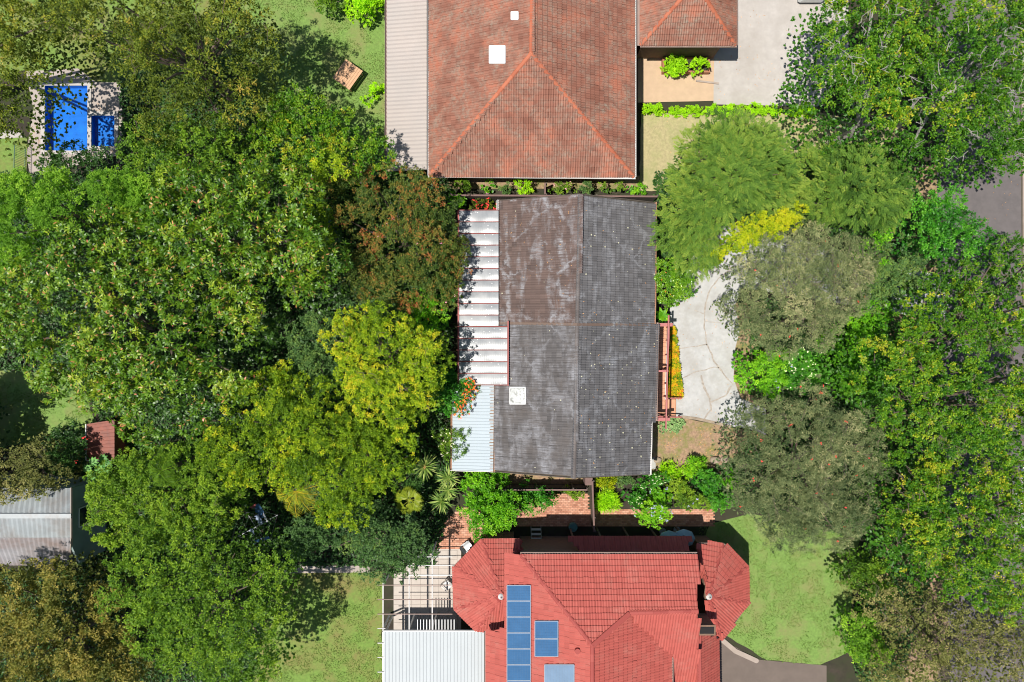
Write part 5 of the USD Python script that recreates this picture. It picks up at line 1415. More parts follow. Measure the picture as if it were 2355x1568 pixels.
plant('camellia', 'round glossy camellia with small orange flowers against the right wall of the grey house', 'shrub', [(1506, 610), (1525, 592), (1560, 594), (1588, 615), (1596, 650), (1585, 685), (1560, 706), (1525, 704), (1507, 690)], 3.4, 'leaf_glossy', 85, lr=.6, density=52, per=16, clump=.2, L=.13, Wd=.075, trunk=.08, jitter=.18, gap=.25, tone=(.42, .22), edge=.12, flowers=('flower_orange', 12, .045, None))
plant('street_tree', 'big spreading street tree at the top beside the pale forecourt', 'tree', [(1892, -50), (2050, -50), (2088, 60), (2080, 160), (2060, 260), (2078, 325), (2000, 312), (1920, 322), (1870, 282), (1850, 222), (1832, 150), (1880, 90)], 10, 'leaf_street', 86, lr=.95, density=30, per=14, clump=.28, L=.155, Wd=.09, tone=(.42, .25), trunk=.3, n_limb=12, jitter=0.72, gap=.42, bark='bark_pale', twigs=50, twig_r=.020, base=(1905, 340))
plant('street_tree', 'dense street tree filling the top right corner over the road', 'tree', [(2055, -50), (2440, -50), (2440, 385), (2340, 400), (2290, 402), (2250, 385), (2180, 402), (2120, 420), (2080, 400), (2072, 330), (2062, 260), (2082, 160), (2090, 60)], 10, 'leaf_street', 87, lr=.95, density=30, per=14, clump=.28, L=.155, Wd=.09, tone=(.34, .25), trunk=.34, n_limb=14, jitter=0.77, gap=.42, bark='bark_pale', twigs=60, twig_r=.020)
plant('street_tree', 'street tree right of the visible road with its crown cut by the right edge', 'tree', [(2150, 645), (2200, 610), (2250, 580), (2300, 545), (2440, 530), (2440, 800), (2300, 822), (2200, 842), (2105, 802), (2042, 842), (2050, 742), (2100, 705)], 9, 'leaf_street', 88, lr=.8, density=38, per=15, clump=.26, L=.14, Wd=.09, tone=(.38, .25), trunk=.3, n_limb=12, jitter=.75, gap=.43, bark='bark_pale', twigs=110, twig_r=.020, base=(2105, 775))
plant('street_tree', 'yellow-flecked street tree right of the lower greyish bottlebrush tree', 'tree', [(1960, 785), (2040, 762), (2100, 802), (2200, 842), (2440, 812), (2440, 1060), (2250, 1082), (2150, 1062), (2050, 1042), (2035, 960), (1965, 930), (1930, 862)], 9, 'leaf_street', 89, lr=.8, density=38, per=15, clump=.26, L=.14, Wd=.09, tone=(.46, .27), trunk=.3, n_limb=12, jitter=.75, gap=.43, bark='bark_pale', twigs=110, twig_r=.020)
plant('street_tree', 'street tree partly covering the white parked car', 'tree', [(2050, 1045), (2150, 1062), (2440, 1062), (2440, 1300), (2380, 1420), (2290, 1420), (2200, 1382), (2100, 1360), (2080, 1332), (2030, 1252), (2040, 1150)], 8.5, 'leaf_street', 90, lr=.8, density=38, per=15, clump=.26, L=.14, Wd=.09, tone=(.48, .26), trunk=.28, n_limb=12, jitter=.75, gap=.43, bark='bark_pale', twigs=100, twig_r=.020)
plant('broadleaf_tree', 'thin brownish tree with bare twigs in the bottom right corner', 'tree', [(1990, 1382), (2100, 1372), (2200, 1385), (2300, 1430), (2440, 1430), (2440, 1640), (2050, 1640), (2030, 1560), (2060, 1480)], 7, 'leaf_brown', 91, lr=1.15, density=16, per=12, clump=.32, L=.16, Wd=.075, tone=(.4, .25), trunk=.22, jitter=0.68, gap=.375, bark='bark_pale', twigs=150, twig_r=.020)
plant('shrub', 'yellow-green round bush at the right edge of the lower lawn', 'shrub', [(1932, 1462), (1952, 1412), (2000, 1392), (2042, 1442), (2050, 1502), (2020, 1542), (1960, 1532)], 3.4, 'leaf_fluffy', 92, lr=.7, trunk=.08, density=32, tone=(.7, .2), L=.16, Wd=.09)
plant('shrub', 'dark green bush above the yellow-green bush by the lower lawn', 'shrub', [(1955, 1275), (2030, 1265), (2080, 1332), (2010, 1392), (1932, 1345)], 4.2, 'leaf_mid', 93, lr=.8, trunk=.09, density=30, L=.16, Wd=.09, tone=(.35, .2))
plant('hedge_shrub', 'low bright green hedge strip below the pale forecourt', 'shrub', [(1478, 240), (1600, 241), (1880, 243), (1880, 262), (1600, 263), (1478, 262)], .8, 'leaf_lime', 94, lr=.35, trunk=.03, density=60, clump=.14, L=.12, Wd=.07, edge=.05, n_limb=0, tone=(.3, .2))

# --- spiky and feathery plants, each leaf its own piece
def fronds(t, c, n, L, W_, m, seed, lift=(.1, 1.0), name='leaf', seg=4, droop=.25, part_len=1.0):
    r = np.random.default_rng(seed)
    for i in range(n):
        th = i * 2.39996 + r.normal(0, .1); el_ = lift[0] + (lift[1] - lift[0]) * ((i + .5) / n) ** 1.2 + r.normal(0, .05)
        d = np.array([math.cos(th) * math.cos(el_), math.sin(th) * math.cos(el_), math.sin(el_)])
        s = np.array([-math.sin(th), math.cos(th), 0]); u = np.cross(d, s)
        ln = L * r.uniform(.8, 1.1)
        q = np.linspace(0, 1, seg + 1)
        ctr = c + d * (q[:, None] * ln) - np.array([0, 0, 1.0]) * ((q ** 2)[:, None] * ln * droop * math.cos(el_))
        w = W_ * np.array([.55, 1.0, .9, .6, .04])[:seg + 1] / 2
        v = np.vstack([ctr + s * w[:, None] + [0, 0, .012], ctr, ctr - s * w[:, None] + [0, 0, .012]])
        k = seg + 1
        f = []
        for j in range(seg):
            f += [(j, j + 1, k + j + 1), (j, k + j + 1, k + j), (k + j, k + j + 1, 2 * k + j + 1), (k + j, 2 * k + j + 1, 2 * k + j)]
        part(t, name, (v, np.array(f), np.full(len(v), r.random())), m)


def yucca(label, px, py, z, seed, R=.95, n=46, top=None):
    p = W(px, py, z)
    t = T('yucca', label, 'yucca', (p[0], p[1], 0))
    mb = MB(); mb.tube([[p[0] + .1, p[1] - .05, -.1], [p[0] + .04, p[1], z * .5], p], [.12, .10, .11], 8); part(t, 'trunk', mb, 'bark')
    fronds(t, p, n, R, .085, 'leaf_yucca', seed, (-.15, 1.25), droop=.12)
    if top:
        r = np.random.default_rng(seed)
        pos = p + [0.02, 0, .18] + r.normal(0, .11, (90, 3))
        v, f, tn, *_ = blades(pos, r.normal(0, 1, pos.shape), r.normal(0, 1, pos.shape), .10, .05, r.random(90))
        part(t, 'dry_flower_head', (v, f, tn), 'dead_leaf', kind='stuff')


yucca('spiky yucca with a brown dry flower head, topmost of the yucca group', 977, 1072, 2.6, 1, 1.05, 54, True)
yucca('spiky yucca touching the lower left corner of the lean-to', 1030, 1098, 2.2, 2, .95)
yucca('spiky yucca half under the big bushy shrub, lowest of the yucca group', 1016, 1152, 2.2, 3, .95)
yucca('spiky yucca between the fan palm and the bushy shrub', 1030, 1128, 2.4, 4, .85)


def fan_palm(label, px, py, z, n, R, seed, tone=.5):
    p = W(px, py, z)
    t = T('fan_palm', label, 'palm', (p[0], p[1], 0))
    mb = MB(); mb.tube([[p[0], p[1], -.1], [p[0] + .05, p[1], z * .5], p], [.16, .13, .12], 8); part(t, 'trunk', mb, 'bark')
    r = np.random.default_rng(seed)
    for i in range(n):
        th = i * 2 * math.pi / n + r.normal(0, .2); el_ = r.uniform(-.1, .75)
        d = np.array([math.cos(th) * math.cos(el_), math.sin(th) * math.cos(el_), math.sin(el_)])
        s = unit(np.cross(d, [0, 0, 1.0])); u = np.cross(s, d)
        hub = p + d * R * r.uniform(.16, .5)
        stem = MB(); stem.tube([p, hub], [.02, .014], 5, cap=False)
        k = 22
        a = np.linspace(-1.35, 1.35, k)
        dirs = d * np.cos(a)[:, None] + s * np.sin(a)[:, None] - np.array([0, 0, .25])
        ln = R * r.uniform(.45, .65) * (1 - .25 * np.abs(a) / 1.35) * r.uniform(.92, 1.05, k)
        v, f, tn, *_ = blades(np.repeat(hub[None], k, 0), dirs, np.repeat(u[None], k, 0) + r.normal(0, .15, (k, 3)), ln, .085, np.clip(r.normal(tone, .12, k), 0, 1), droop=.15)
        fr = part(t, 'leaf', (v, f, tn), 'leaf_palm'); part(fr, 'stalk', stem, 'leaf_palm')


fan_palm('fan palm with split leaves at the lower boundary beside the yuccas', 942, 1150, 2.6, 14, 1.1, 5, .35)


def feather_palm(label, px, py, z, n, R0, seed, m='leaf_palm', tone=.5, arc=(0, 2 * math.pi)):
    p = W(px, py, z); R = R0
    t = T('feather_palm', label, 'palm', (p[0], p[1], 0))
    mb = MB(); mb.tube([[p[0], p[1], -.1], [p[0], p[1], z * .5], p], [.2, .16, .14], 8); part(t, 'trunk', mb, 'bark')
    r = np.random.default_rng(seed)
    for i in range(n):
        th = arc[0] + (arc[1] - arc[0]) * (i + .5) / n + r.normal(0, .28); el_ = r.uniform(.05, 1.1)
        R = R0 * r.uniform(.6, 1.1)
        d = np.array([math.cos(th), math.sin(th), 0])
        k = 22
        q = np.linspace(.08, 1, k)
        ctr = p + d * (q * R * math.cos(el_))[:, None] + np.array([0, 0, 1.0]) * (q * R * math.sin(el_) - q ** 2 * R * .75)[:, None]
        s = np.array([-d[1], d[0], 0])
        pos = np.vstack([ctr, ctr]); sg = np.r_[np.ones(k), -np.ones(k)]
        dirs = d * .55 + s * sg[:, None] + np.array([0, 0, -.25]) + r.normal(0, .08, (2 * k, 3))
        ln = R * .30 * np.r_[np.sin(np.pi * (.15 + .8 * q)), np.sin(np.pi * (.15 + .8 * q))]
        v, f, tn, *_ = blades(pos, dirs, np.array([0, 0, 1.0]) + r.normal(0, .5, pos.shape), ln * r.uniform(.7, 1.1, 2 * k), .034, np.clip(r.normal(tone, .12, 2 * k), 0, .85), droop=.15)
        fr = part(t, 'frond', (v, f, tn), m)
        st = MB(); st.tube([p, *ctr[::5]], .02, 4, tone=min(tone * 1.7, .9), cap=False); part(fr, 'stalk', st, m)


feather_palm('yellow-stalked palm with drooping fronds beside the blue washing', 682, 1128, 4.2, 12, 2.1, 6, arc=(math.pi * 1.0, math.pi * 2.0))
feather_palm('dark green feathery palm under the edge of the wide magnolia by the boundary', 372, 1082, 6.3, 9, 1.9, 7, 'leaf_mid', .35)
feather_palm('dark small palm deep in the gap between the magnolias and the dull green tree', 622, 765, 3.2, 11, 1.5, 8, 'leaf_dark', .5)
# papaya-like plant with big lobed leaves
p = W(225, 1085, 2.4)
t = T('papaya_plant', 'blue-green plant with large star-shaped lobed leaves below the small red shed', 'plant', (p[0], p[1], 0))
mb = MB(); mb.tube([[p[0], p[1], -.1], [p[0], p[1], 2.2]], [.09, .06], 7); part(t, 'stem', mb, 'bark')
r = np.random.default_rng(4)
for i, (x, y) in enumerate([(214, 1062), (236, 1055), (210, 1095), (240, 1085), (226, 1078), (200, 1078), (222, 1108), (246, 1070)]):
    hub = W(x, y, 2.5 + r.uniform(-.25, .3))
    k = 9; a = np.linspace(0, 2 * np.pi, k + 1)[:-1] + r.random()
    dirs = np.column_stack([np.cos(a), np.sin(a), np.full(k, -.15)])
    v, f, tn, *_ = blades(np.repeat(hub[None], k, 0), dirs, np.repeat([[0, 0, 1.0]], k, 0), .36, .17, np.full(k, r.random()), six=True, droop=.1)
    part(t, 'leaf', (v, f, tn), 'leaf_papaya')
    mb = MB(); mb.tube([[p[0], p[1], 2.1], hub], .012, 4); part(t, 'stalk', mb, 'leaf_papaya')
# tree fern by the front door
p = W(1522, 726, 1.5)
t = T('fern', 'broad-leaved fern in the dark corner between camellia and pink pergola', 'fern', (p[0], p[1], 0))
fronds(t, p, 16, .62, .24, 'leaf_bright', 9, (-.1, .9), droop=.3)
mb = MB(); mb.tube([[p[0], p[1], -.05], p], [.09, .08], 7); part(t, 'stem', mb, 'bark')

# flower bed along the porch
poly = G([(1536, 752), (1547, 752), (1553, 790), (1558, 850), (1566, 912), (1535, 912)])
r = np.random.default_rng(21)
x0, y0, x1, y1 = poly.bounds
v_, f_, t_, n_ = [], [], [], 0
pts = np.column_stack([r.uniform(x0, x1, 900), r.uniform(y0, y1, 900)]); pts = pts[shapely.contains_xy(poly, pts[:, 0], pts[:, 1])][:330]
k = 9
th = (np.arange(k) / k * 2 * np.pi)[None] + r.uniform(0, 6.3, (len(pts), 1))
dirs = np.stack([np.cos(th), np.sin(th), np.full_like(th, .7)], 2) + r.normal(0, .15, (len(pts), k, 3))
pos = np.repeat(np.column_stack([pts, r.uniform(.18, .4, len(pts))])[:, None], k, 1)
tone = np.clip(r.beta(1.3, 1.2, len(pts))[:, None] + r.normal(0, .12, (len(pts), k)), 0, 1)
v, f, tn, *_ = blades(pos.reshape(-1, 3), dirs.reshape(-1, 3), np.repeat([[0, 0, 1.0]], len(pts) * k, 0), .22, .08, tone.reshape(-1), droop=.2)
single('flower_bed', (v, f, tn), 'flower_bed_leaf', 'strip of yellow and orange leafy bedding plants between pergola and driveway', 'flower bed', kind='stuff')
land('bed_soil', [(1533, 748), (1548, 748), (1556, 800), (1569, 914), (1532, 914)], 0.036, 'soil')

# shrubs in the band below the grey house's front, each with its look
spec = [(1396, 1108, 24, 16, 1.1, 'leaf_gold', 'yellow-striped leafy clump just right of the brown pier', None, dict(L=.28, Wd=.06, tone=(.25, .25))),
        (1440, 1106, 22, 14, 1.2, 'leaf_bluegreen', 'blue-green shrub second right of the brown pier', None, {}),
        (1500, 1104, 34, 17, 1.6, 'leaf_deep', 'white-flowered dark shrub below the front corner of the grey house', ('flower_white', 30, .05, None), {}),
        (1553, 1082, 30, 20, 1.3, 'leaf_lime', 'strappy yellow-green plant at the edge of the bare front yard', None, dict(L=.34, Wd=.06, tone=(.4, .3))),
        (1606, 1075, 26, 18, 1.3, 'leaf_bright', 'pointed green plant near the rocks at the edge of the bare front yard', None, dict(L=.30, Wd=.06, tone=(.4, .3))),
        (1560, 1120, 30, 18, 1.6, 'leaf_mid', 'feathery mid green shrub in the centre of the bottom shrub band', None, dict(tone=(.7, .2))),
        (1630, 1105, 36, 24, 1.9, 'leaf_deep', 'dense dark green shrub below the rocks of the front yard', None, dict(tone=(.6, .2))),
        (1685, 1100, 24, 26, 1.6, 'leaf_bright', 'light green shrub tucked under the lower greyish bottlebrush tree', None, {}),
        (1398, 1150, 24, 22, .9, 'leaf_lime', 'clump of long strappy leaves right of the edge-on fence', None, dict(L=.42, Wd=.045, tone=(.3, .25))),
        (1462, 1146, 30, 22, 1.5, 'leaf_deep', 'dark shrub with many small white flowers above the brick path', ('flower_white', 34, .045, None), {}),
        (1520, 1146, 30, 20, 1.7, 'leaf_bright', 'bright shrub with purple flower spikes above the brick path', ('flower_purple', 16, .10, None), dict(tone=(.4, .2))),
        (1590, 1150, 40, 22, 1.8, 'leaf_mid', 'broad green shrub above the right part of the brick path', ('flower_purple', 5, .09, None), dict(tone=(.5, .2))),
        (1655, 1150, 34, 22, 1.8, 'leaf_deep', 'leafy green shrub at the right end of the shrub band beside the lower lawn', None, dict(tone=(.7, .2))),
        (1500, 1182, 38, 24, 2.6, 'leaf_bright', 'pale bright green bush with purple flowers leaning over the brick path', ('flower_purple', 14, .11, None), dict(tone=(.75, .2)))]
for i, (x, y, rx, ry, zt, m, lb, fl, kw) in enumerate(spec):
    a = np.linspace(0, 2 * np.pi, 11)[:-1]
    o = dict(lr=.45, trunk=.04, density=58, clump=.19, L=.13, Wd=.08, edge=.10, n_limb=4); o.update(kw)
    plant('shrub', lb, 'shrub', [(x + rx * math.cos(q), y + ry * math.sin(q)) for q in a], zt, m, 120 + i, flowers=fl, **o)
plant('ground_cover_plant', 'silvery green mat plant at the foot of the pink pergola', 'plant', [(1520, 972), (1545, 962), (1572, 966), (1578, 978), (1560, 996), (1532, 996), (1518, 984)], .45, 'leaf_silver', 140, lr=.28, trunk=.02, density=120, clump=.10, L=.09, Wd=.06, edge=.05, n_limb=0, jitter=.05, gap=.2)
for x, y, lb in ((1550, 150, 'bright green leafy bush in the patio planter, left one of the pair'), (1604, 152, 'small bright green bush in the patio planter, right one of the pair')):
    a = np.linspace(0, 2 * np.pi, 10)[:-1]; rx = 30 if x == 1550 else 19
    plant('potted_bush', lb, 'shrub', [(x + rx * math.cos(q), y + 24 * math.sin(q)) for q in a], 1.4, 'leaf_lime', int(x), lr=.4, trunk=.04, density=50, clump=.2, edge=.12, n_limb=3, L=.18, Wd=.10, tone=(.3, .25))
t = T('planter', 'long low terracotta planter on the cream patio under the two bright bushes', 'planter', W(1575, 158, 0))
mb = MB(); pg = G([(1520, 138), (1628, 138), (1628, 172), (1520, 172)]); mb.prism(pg.difference(pg.buffer(-.12)), 0.02, .42); part(t, 'rim', mb, 'terracotta')
mb = MB(); mb.prism(pg.buffer(-.121), .02, .36); part(t, 'soil', mb, 'soil')
mb = MB(); mb.beam(W(1600, 186, .05), W(1652, 192, .05), .12, .10); single('edging_board', mb, 'kerb', 'grey edging strip on the cream patio below the planter', 'edging')

# --- small things
p = W(805, 181, 0)
t = T('garden_table', 'square tan timber table standing askew on the lawn beside the hedge', 'table', p)
ca, sa = math.cos(.62), math.sin(.62)
ex, ey = np.array([ca, -sa, 0]), np.array([sa, ca, 0])
for i in range(8):
    c = p + ex * (-.62 + i * .177) + [0, 0, .72]
    mb = MB(); mb.beam(c - ey * .78, c + ey * .78, .165, .035, .5, .006); part(t, 'plank', mb, 'timber_tan')
for sx in (-1, 1):
    for sy in (-1, 1):
        c = p + ex * .58 * sx + ey * .66 * sy
        mb = MB(); mb.beam(c, c + [0, 0, .70], .07, .07); part(t, 'leg', mb, 'timber_tan')
    mb = MB(); c = p + ey * .66 * sx + [0, 0, .64]; mb.beam(c - ex * .6, c + ex * .6, .04, .09); part(t, 'rail', mb, 'timber_tan')
# rotary clothes line with washing
p = W(610, 1195, 0)
t = T('clothes_line', 'rotary clothes line with thin metal arms left of the yellow-stalked palm', 'clothes line', p)
mb = MB(); mb.tube([p, p + [0, 0, 2.0]], .03, 8); part(t, 'pole', mb, 'grey_metal')
for k in range(4):
    a = .5 + k * math.pi / 2
    e = p + np.array([math.cos(a) * 1.75, math.sin(a) * 1.75, 1.95])
    mb = MB(); mb.tube([p + [0, 0, 1.75], e], .016, 6); part(t, 'arm', mb, 'grey_metal')
ring = [[p + np.array([math.cos(.5 + k * math.pi / 2) * q, math.sin(.5 + k * math.pi / 2) * q, 1.95]) for k in range(5)] for q in (.8, 1.2, 1.7)]
for rg in ring:
    for a, b_ in zip(rg[:-1], rg[1:]):
        mb = MB(); mb.tube([a, b_], .006, 4, cap=False); part(t, 'line', mb, 'grey_metal')


def washing(name, label, a, b_, drop, m, seed):
    """A cloth pegged along a line, hanging with soft folds and swung a little by the wind."""
    r = np.random.default_rng(seed)
    a, b_ = np.array(a), np.array(b_)
    s = unit(np.cross(b_ - a, [0, 0, 1.0]))
    U, V = np.meshgrid(np.linspace(0, 1, 14), np.linspace(0, 1, 10))
    sw = np.array([0, 0, -1.0]) * .55 + s * .83
    P = a + (b_ - a) * U[..., None] + sw * (V * drop)[..., None] + s * (.05 * np.sin(U * 17 + seed) * V)[..., None] + np.array([0, 0, 1]) * (.03 * np.sin(U * 9 + V * 4))[..., None]
    f = [(j * 14 + i, j * 14 + i + 1, j * 14 + i + 15, j * 14 + i + 14) for j in range(9) for i in range(13)]
    v = P.reshape(-1, 3); f = np.array(f); n = len(v)
    single(name, (np.vstack([v, v - [0, 0, .006]]), np.vstack([f, f[:, ::-1] + n])), m, label, name.replace('_', ' '), group=None, smooth=True)


washing('blue_sheet', 'dark blue cloth hung in the sun beside the palm fronds', W(595, 1157, 2.1), W(612, 1186, 2.1), .75, 'cloth_blue', 1)
washing('pale_towel', 'pale blue towel hung next to the dark blue cloth', W(594, 1182, 2.0), W(606, 1204, 2.0), .5, 'cloth_pale', 2)
washing('pale_towel', 'small pale blue towel lowest on the clothes line in the shade', W(580, 1214, 1.9), W(586, 1228, 1.9), .4, 'cloth_pale', 3)
washing('white_towel', 'narrow white towel along the edge of the dark blue cloth', W(606, 1178, 2.15), W(616, 1200, 2.15), .16, 'cloth_white', 4)
washing('red_towel', 'small faded red towel at the upper left of the washing', W(574, 1166, 2.0), W(588, 1158, 2.0), .2, 'cloth_red', 5)
washing('blue_sheet', 'long dark blue cloth lying low in the shade below the clothes line', W(575, 1246, 1.2), W(616, 1232, 1.2), .3, 'cloth_blue', 6)
# pots, chairs and the little ladder stand in the shaded court of the red house
p = W(1316, 1208, 0)
t = T('plant_pot', 'round teal glazed pot in the shade at the foot of the edge-on fence', 'pot', p)
prof = [(0.0, 0.0), (.20, 0.0), (.30, .25), (.27, .48), (.30, .52), (.25, .52), (.23, .46), (0, .44)]
m = trimesh.creation.revolve(np.array(prof), sections=20)
part(t, 'bowl', (np.array(m.vertices) + p, np.array(m.faces)), 'teal_glaze', smooth=40)
p = W(1232, 1233, 0)
t = T('step_ladder', 'pale slatted step stand in the shade beside the left bay of the red house', 'step stand', p)
for k in range(5):
    mb = MB(); c = p + [0, .55 - k * .26, .25 + .22 * k]; mb.beam(c - [.32, 0, 0], c + [.32, 0, 0], .14, .03); part(t, 'tread', mb, 'gutter_white')
for sx in (-.34, .34):
    mb = MB(); mb.beam(p + [sx, .7, .05], p + [sx, -.6, 1.25], .03, .08); part(t, 'side_rail', mb, 'grey_metal')


def garden_chair(label, px, py, rz, m, s=1.0):
    p = W(px, py, 0)
    t = T('garden_chair', label, 'chair', p)
    c, sn = math.cos(rz), math.sin(rz)
    R = np.array([[c, -sn, 0], [sn, c, 0], [0, 0, 1]])
    q = lambda x, y, z: p + R @ np.array([x, y, z]) * s
    seat = MB(); gx = np.linspace(-.26, .26, 7); v = [q(x, y, .43 - .03 * math.cos(x * 6) + .02 * y) for y in np.linspace(-.26, .26, 6) for x in gx]
    f = np.array([(j * 7 + i, j * 7 + i + 1, j * 7 + i + 8, j * 7 + i + 7) for j in range(5) for i in range(6)])
    seat.add(np.vstack([v, np.array(v) - [0, 0, .02]]), np.vstack([f, f[:, ::-1] + 42])); part(t, 'seat', seat, m)
    v = [q(.29 * math.sin(a), .24 + .10 * math.cos(a) - .0 + .12 * h, .43 + .45 * h) for h in (0, .5, 1) for a in np.linspace(-1.2, 1.2, 9)]
    f = np.array([(j * 9 + i, j * 9 + i + 1, j * 9 + i + 10, j * 9 + i + 9) for j in range(2) for i in range(8)])
    b = MB(); b.add(np.vstack([v, np.array(v) + R @ [0, -.025, 0]]), np.vstack([f, f[:, ::-1] + 27])); part(t, 'backrest', b, m)
    for x in (-.24, .24):
        for y in (-.24, .24):
            mb = MB(); mb.tube([q(x * 1.1, y * 1.1, 0), q(x, y, .42)], .018, 6); part(t, 'leg', mb, m)
        mb = MB(); mb.beam(q(x * 1.15, -.22, .64), q(x * 1.15, .27, .66), .05, .03); part(t, 'armrest', mb, m)


for args in ((1532, 1233, 2.7, 'left', 1.5), (1566, 1230, 3.3, 'right', 1.5)):
    p = W(args[0], args[1], 1.2)
    t = T('umbrella', f'pale blue garden umbrella shaded by the red house, {args[3]} one of the pair', 'umbrella', (p[0], p[1], 0))
    k = 8; a = np.linspace(0, 2 * np.pi, k + 1)[:-1]
    apex = p + [0, 0, 1.15]
    rimp = np.column_stack([p[0] + .72 * np.cos(a), p[1] + .60 * np.sin(a), np.full(k, 2.0)])
    v = np.vstack([apex[None], rimp, rimp - [0, 0, .12]])
    f = [(0, 1 + i, 1 + (i + 1) % k) for i in range(k)] + [(1 + i, 1 + k + i, 1 + k + (i + 1) % k) for i in range(k)] + [(1 + i, 1 + k + (i + 1) % k, 1 + (i + 1) % k) for i in range(k)]
    part(t, 'canopy', (v, np.array(f)), 'chair_blue')
    mb = MB(); mb.tube([[p[0], p[1], 0], [p[0], p[1], 2.4]], .025, 6); part(t, 'pole', mb, 'grey_metal')
    mb = MB(); mb.tube([[p[0], p[1], 0], [p[0], p[1], .08]], [.25, .22], 12); part(t, 'base', mb, 'grey_metal')
garden_chair('pale garden chair on the shaded terrace beside the left bay', 1030, 1340, .8, 'gutter_white')
garden_chair('dark metal garden chair on the sunny paving above the left bay of the red house', 1075, 1250, 2.2, 'grey_metal')
# pool fence and its posts
t = T('pool_fence', 'thin dark green pool fence at the left of the swimming pools', 'fence', W(64, 380, 0))
a, b_ = W(62, 340, 0), W(60, 430, 0)
for z in (.15, 1.15):
    mb = MB(); mb.beam(a + [0, 0, z], b_ + [0, 0, z], .03, .04); part(t, 'rail', mb, 'green_paint')
for k in range(24):
    c = a + (b_ - a) * k / 23; mb = MB(); mb.beam(c + [0, 0, .02], c + [0, 0, 1.15], .016, .016); part(t, 'picket', mb, 'green_paint')
# rocks at the lower edge of the front yard
r = np.random.default_rng(31)
for i, (x, y, s, lb) in enumerate(((1586, 1062, .22, 'small brown garden rock, leftmost in the row at the front yard edge'), (1644, 1058, .28, 'rounded brown garden rock at the front yard edge, second from the left'), (1668, 1056, .26, 'rounded brown garden rock beside the lower greyish tree'), (1512, 1058, .20, 'pale rock by the bottom corner of the grey house'))):
    p = W(x, y, .1); m = trimesh.creation.icosphere(subdivisions=2); v = np.array(m.vertices)
    v = v * (1 + .5 * (meshkit.fbm(v * 1.5 + i * 9, 3, i)[:, None] - .5)) * [s * 1.3, s, s * .75]
    single('rock', (v + p, np.array(m.faces)), 'stone', lb, 'rock', smooth=50)
mb = MB(); q = G([(1494, 1052), (1507, 1052), (1507, 1078), (1494, 1078)]); mb.prism(q, 0, .05); structure('corner_slab', mb, 'concrete')
mb = MB(); l = LineString([W(*p)[:2] for p in [(1567, 958), (1600, 962), (1640, 971), (1680, 981)]]); mb.prism(l.buffer(.09), 0, .06); structure('drive_kerb', mb, 'stone')

# white car parked under the street trees
def car(label, px, py, rz):
    p = W(px, py, 0)
    t = T('parked_car', label, 'car', p)
    c, s = math.cos(rz), math.sin(rz)
    R = np.array([[c, -s, 0], [s, c, 0], [0, 0, 1]])

    def loft(rows):
        v, f, k = [], [], 14
        for (x, hw, z0, z1, rd) in rows:
            a = [(-hw, z0), (-hw, z0 + (z1 - z0) * .5), (-hw * .985, z1 - rd), (-hw + rd * .5, z1 - rd * .25), (-hw * .6, z1), (0, z1 + .015), (hw * .6, z1)]
            a += [(hw - rd * .5, z1 - rd * .25), (hw * .985, z1 - rd), (hw, z0 + (z1 - z0) * .5), (hw, z0), (hw * .5, z0), (0, z0), (-hw * .5, z0)]
            v += [p + R @ np.array([x, y, z]) for y, z in a]
        n = len(rows)
        for i in range(n - 1):
            for j in range(k):
                f.append((i * k + j, i * k + (j + 1) % k, (i + 1) * k + (j + 1) % k, (i + 1) * k + j))
        f = np.array(f); f = np.vstack([f[:, [0, 1, 2]], f[:, [0, 2, 3]]])
        ends = [(0, j, j + 1) for j in range(1, k - 1)] + [((n - 1) * k, (n - 1) * k + j + 1, (n - 1) * k + j) for j in range(1, k - 1)]
        return np.array(v), np.vstack([f, ends])
    part(t, 'body', loft([(-2.2, .70, .35, .70, .08), (-2.1, .84, .28, .86, .1), (-1.4, .90, .25, .95, .1), (0, .91, .24, .96, .1), (1.2, .90, .25, .95, .1), (1.9, .86, .28, .85, .12), (2.2, .72, .35, .66, .1)]), 'car_white', smooth=35)
    part(t, 'cabin', loft([(-1.9, .70, .93, .97, .02), (-1.45, .68, .93, 1.38, .05), (.2, .69, .93, 1.45, .05), (.55, .68, .93, 1.38, .05), (1.15, .70, .93, .97, .02)]), 'car_glass', smooth=35)
    part(t, 'roof', loft([(-1.45, .66, 1.395, 1.41, .01), (-.6, .68, 1.44, 1.475, .02), (.2, .67, 1.44, 1.48, .02), (.5, .65, 1.395, 1.42, .01)]), 'car_white', smooth=35)
    for x in (-1.35, 1.35):
        for y in (-.86, .86):
            a = p + R @ np.array([x, y - .1, .32]); b_ = p + R @ np.array([x, y + .1, .32])
            mb = MB(); mb.tube([a, b_], .32, 18); w_ = part(t, 'wheel', mb, 'rubber')
            mb = MB(); mb.tube([a - (b_ - a) * .03, b_ + (b_ - a) * .03], .2, 14); part(w_, 'rim', mb, 'grey_metal')


car('white car parked at the right edge under the street trees', 2352, 1136, math.pi / 2 + .04)
car('dark-shadowed white car at the top of the pale forecourt by the street tree', 1858, -62, math.pi / 2)

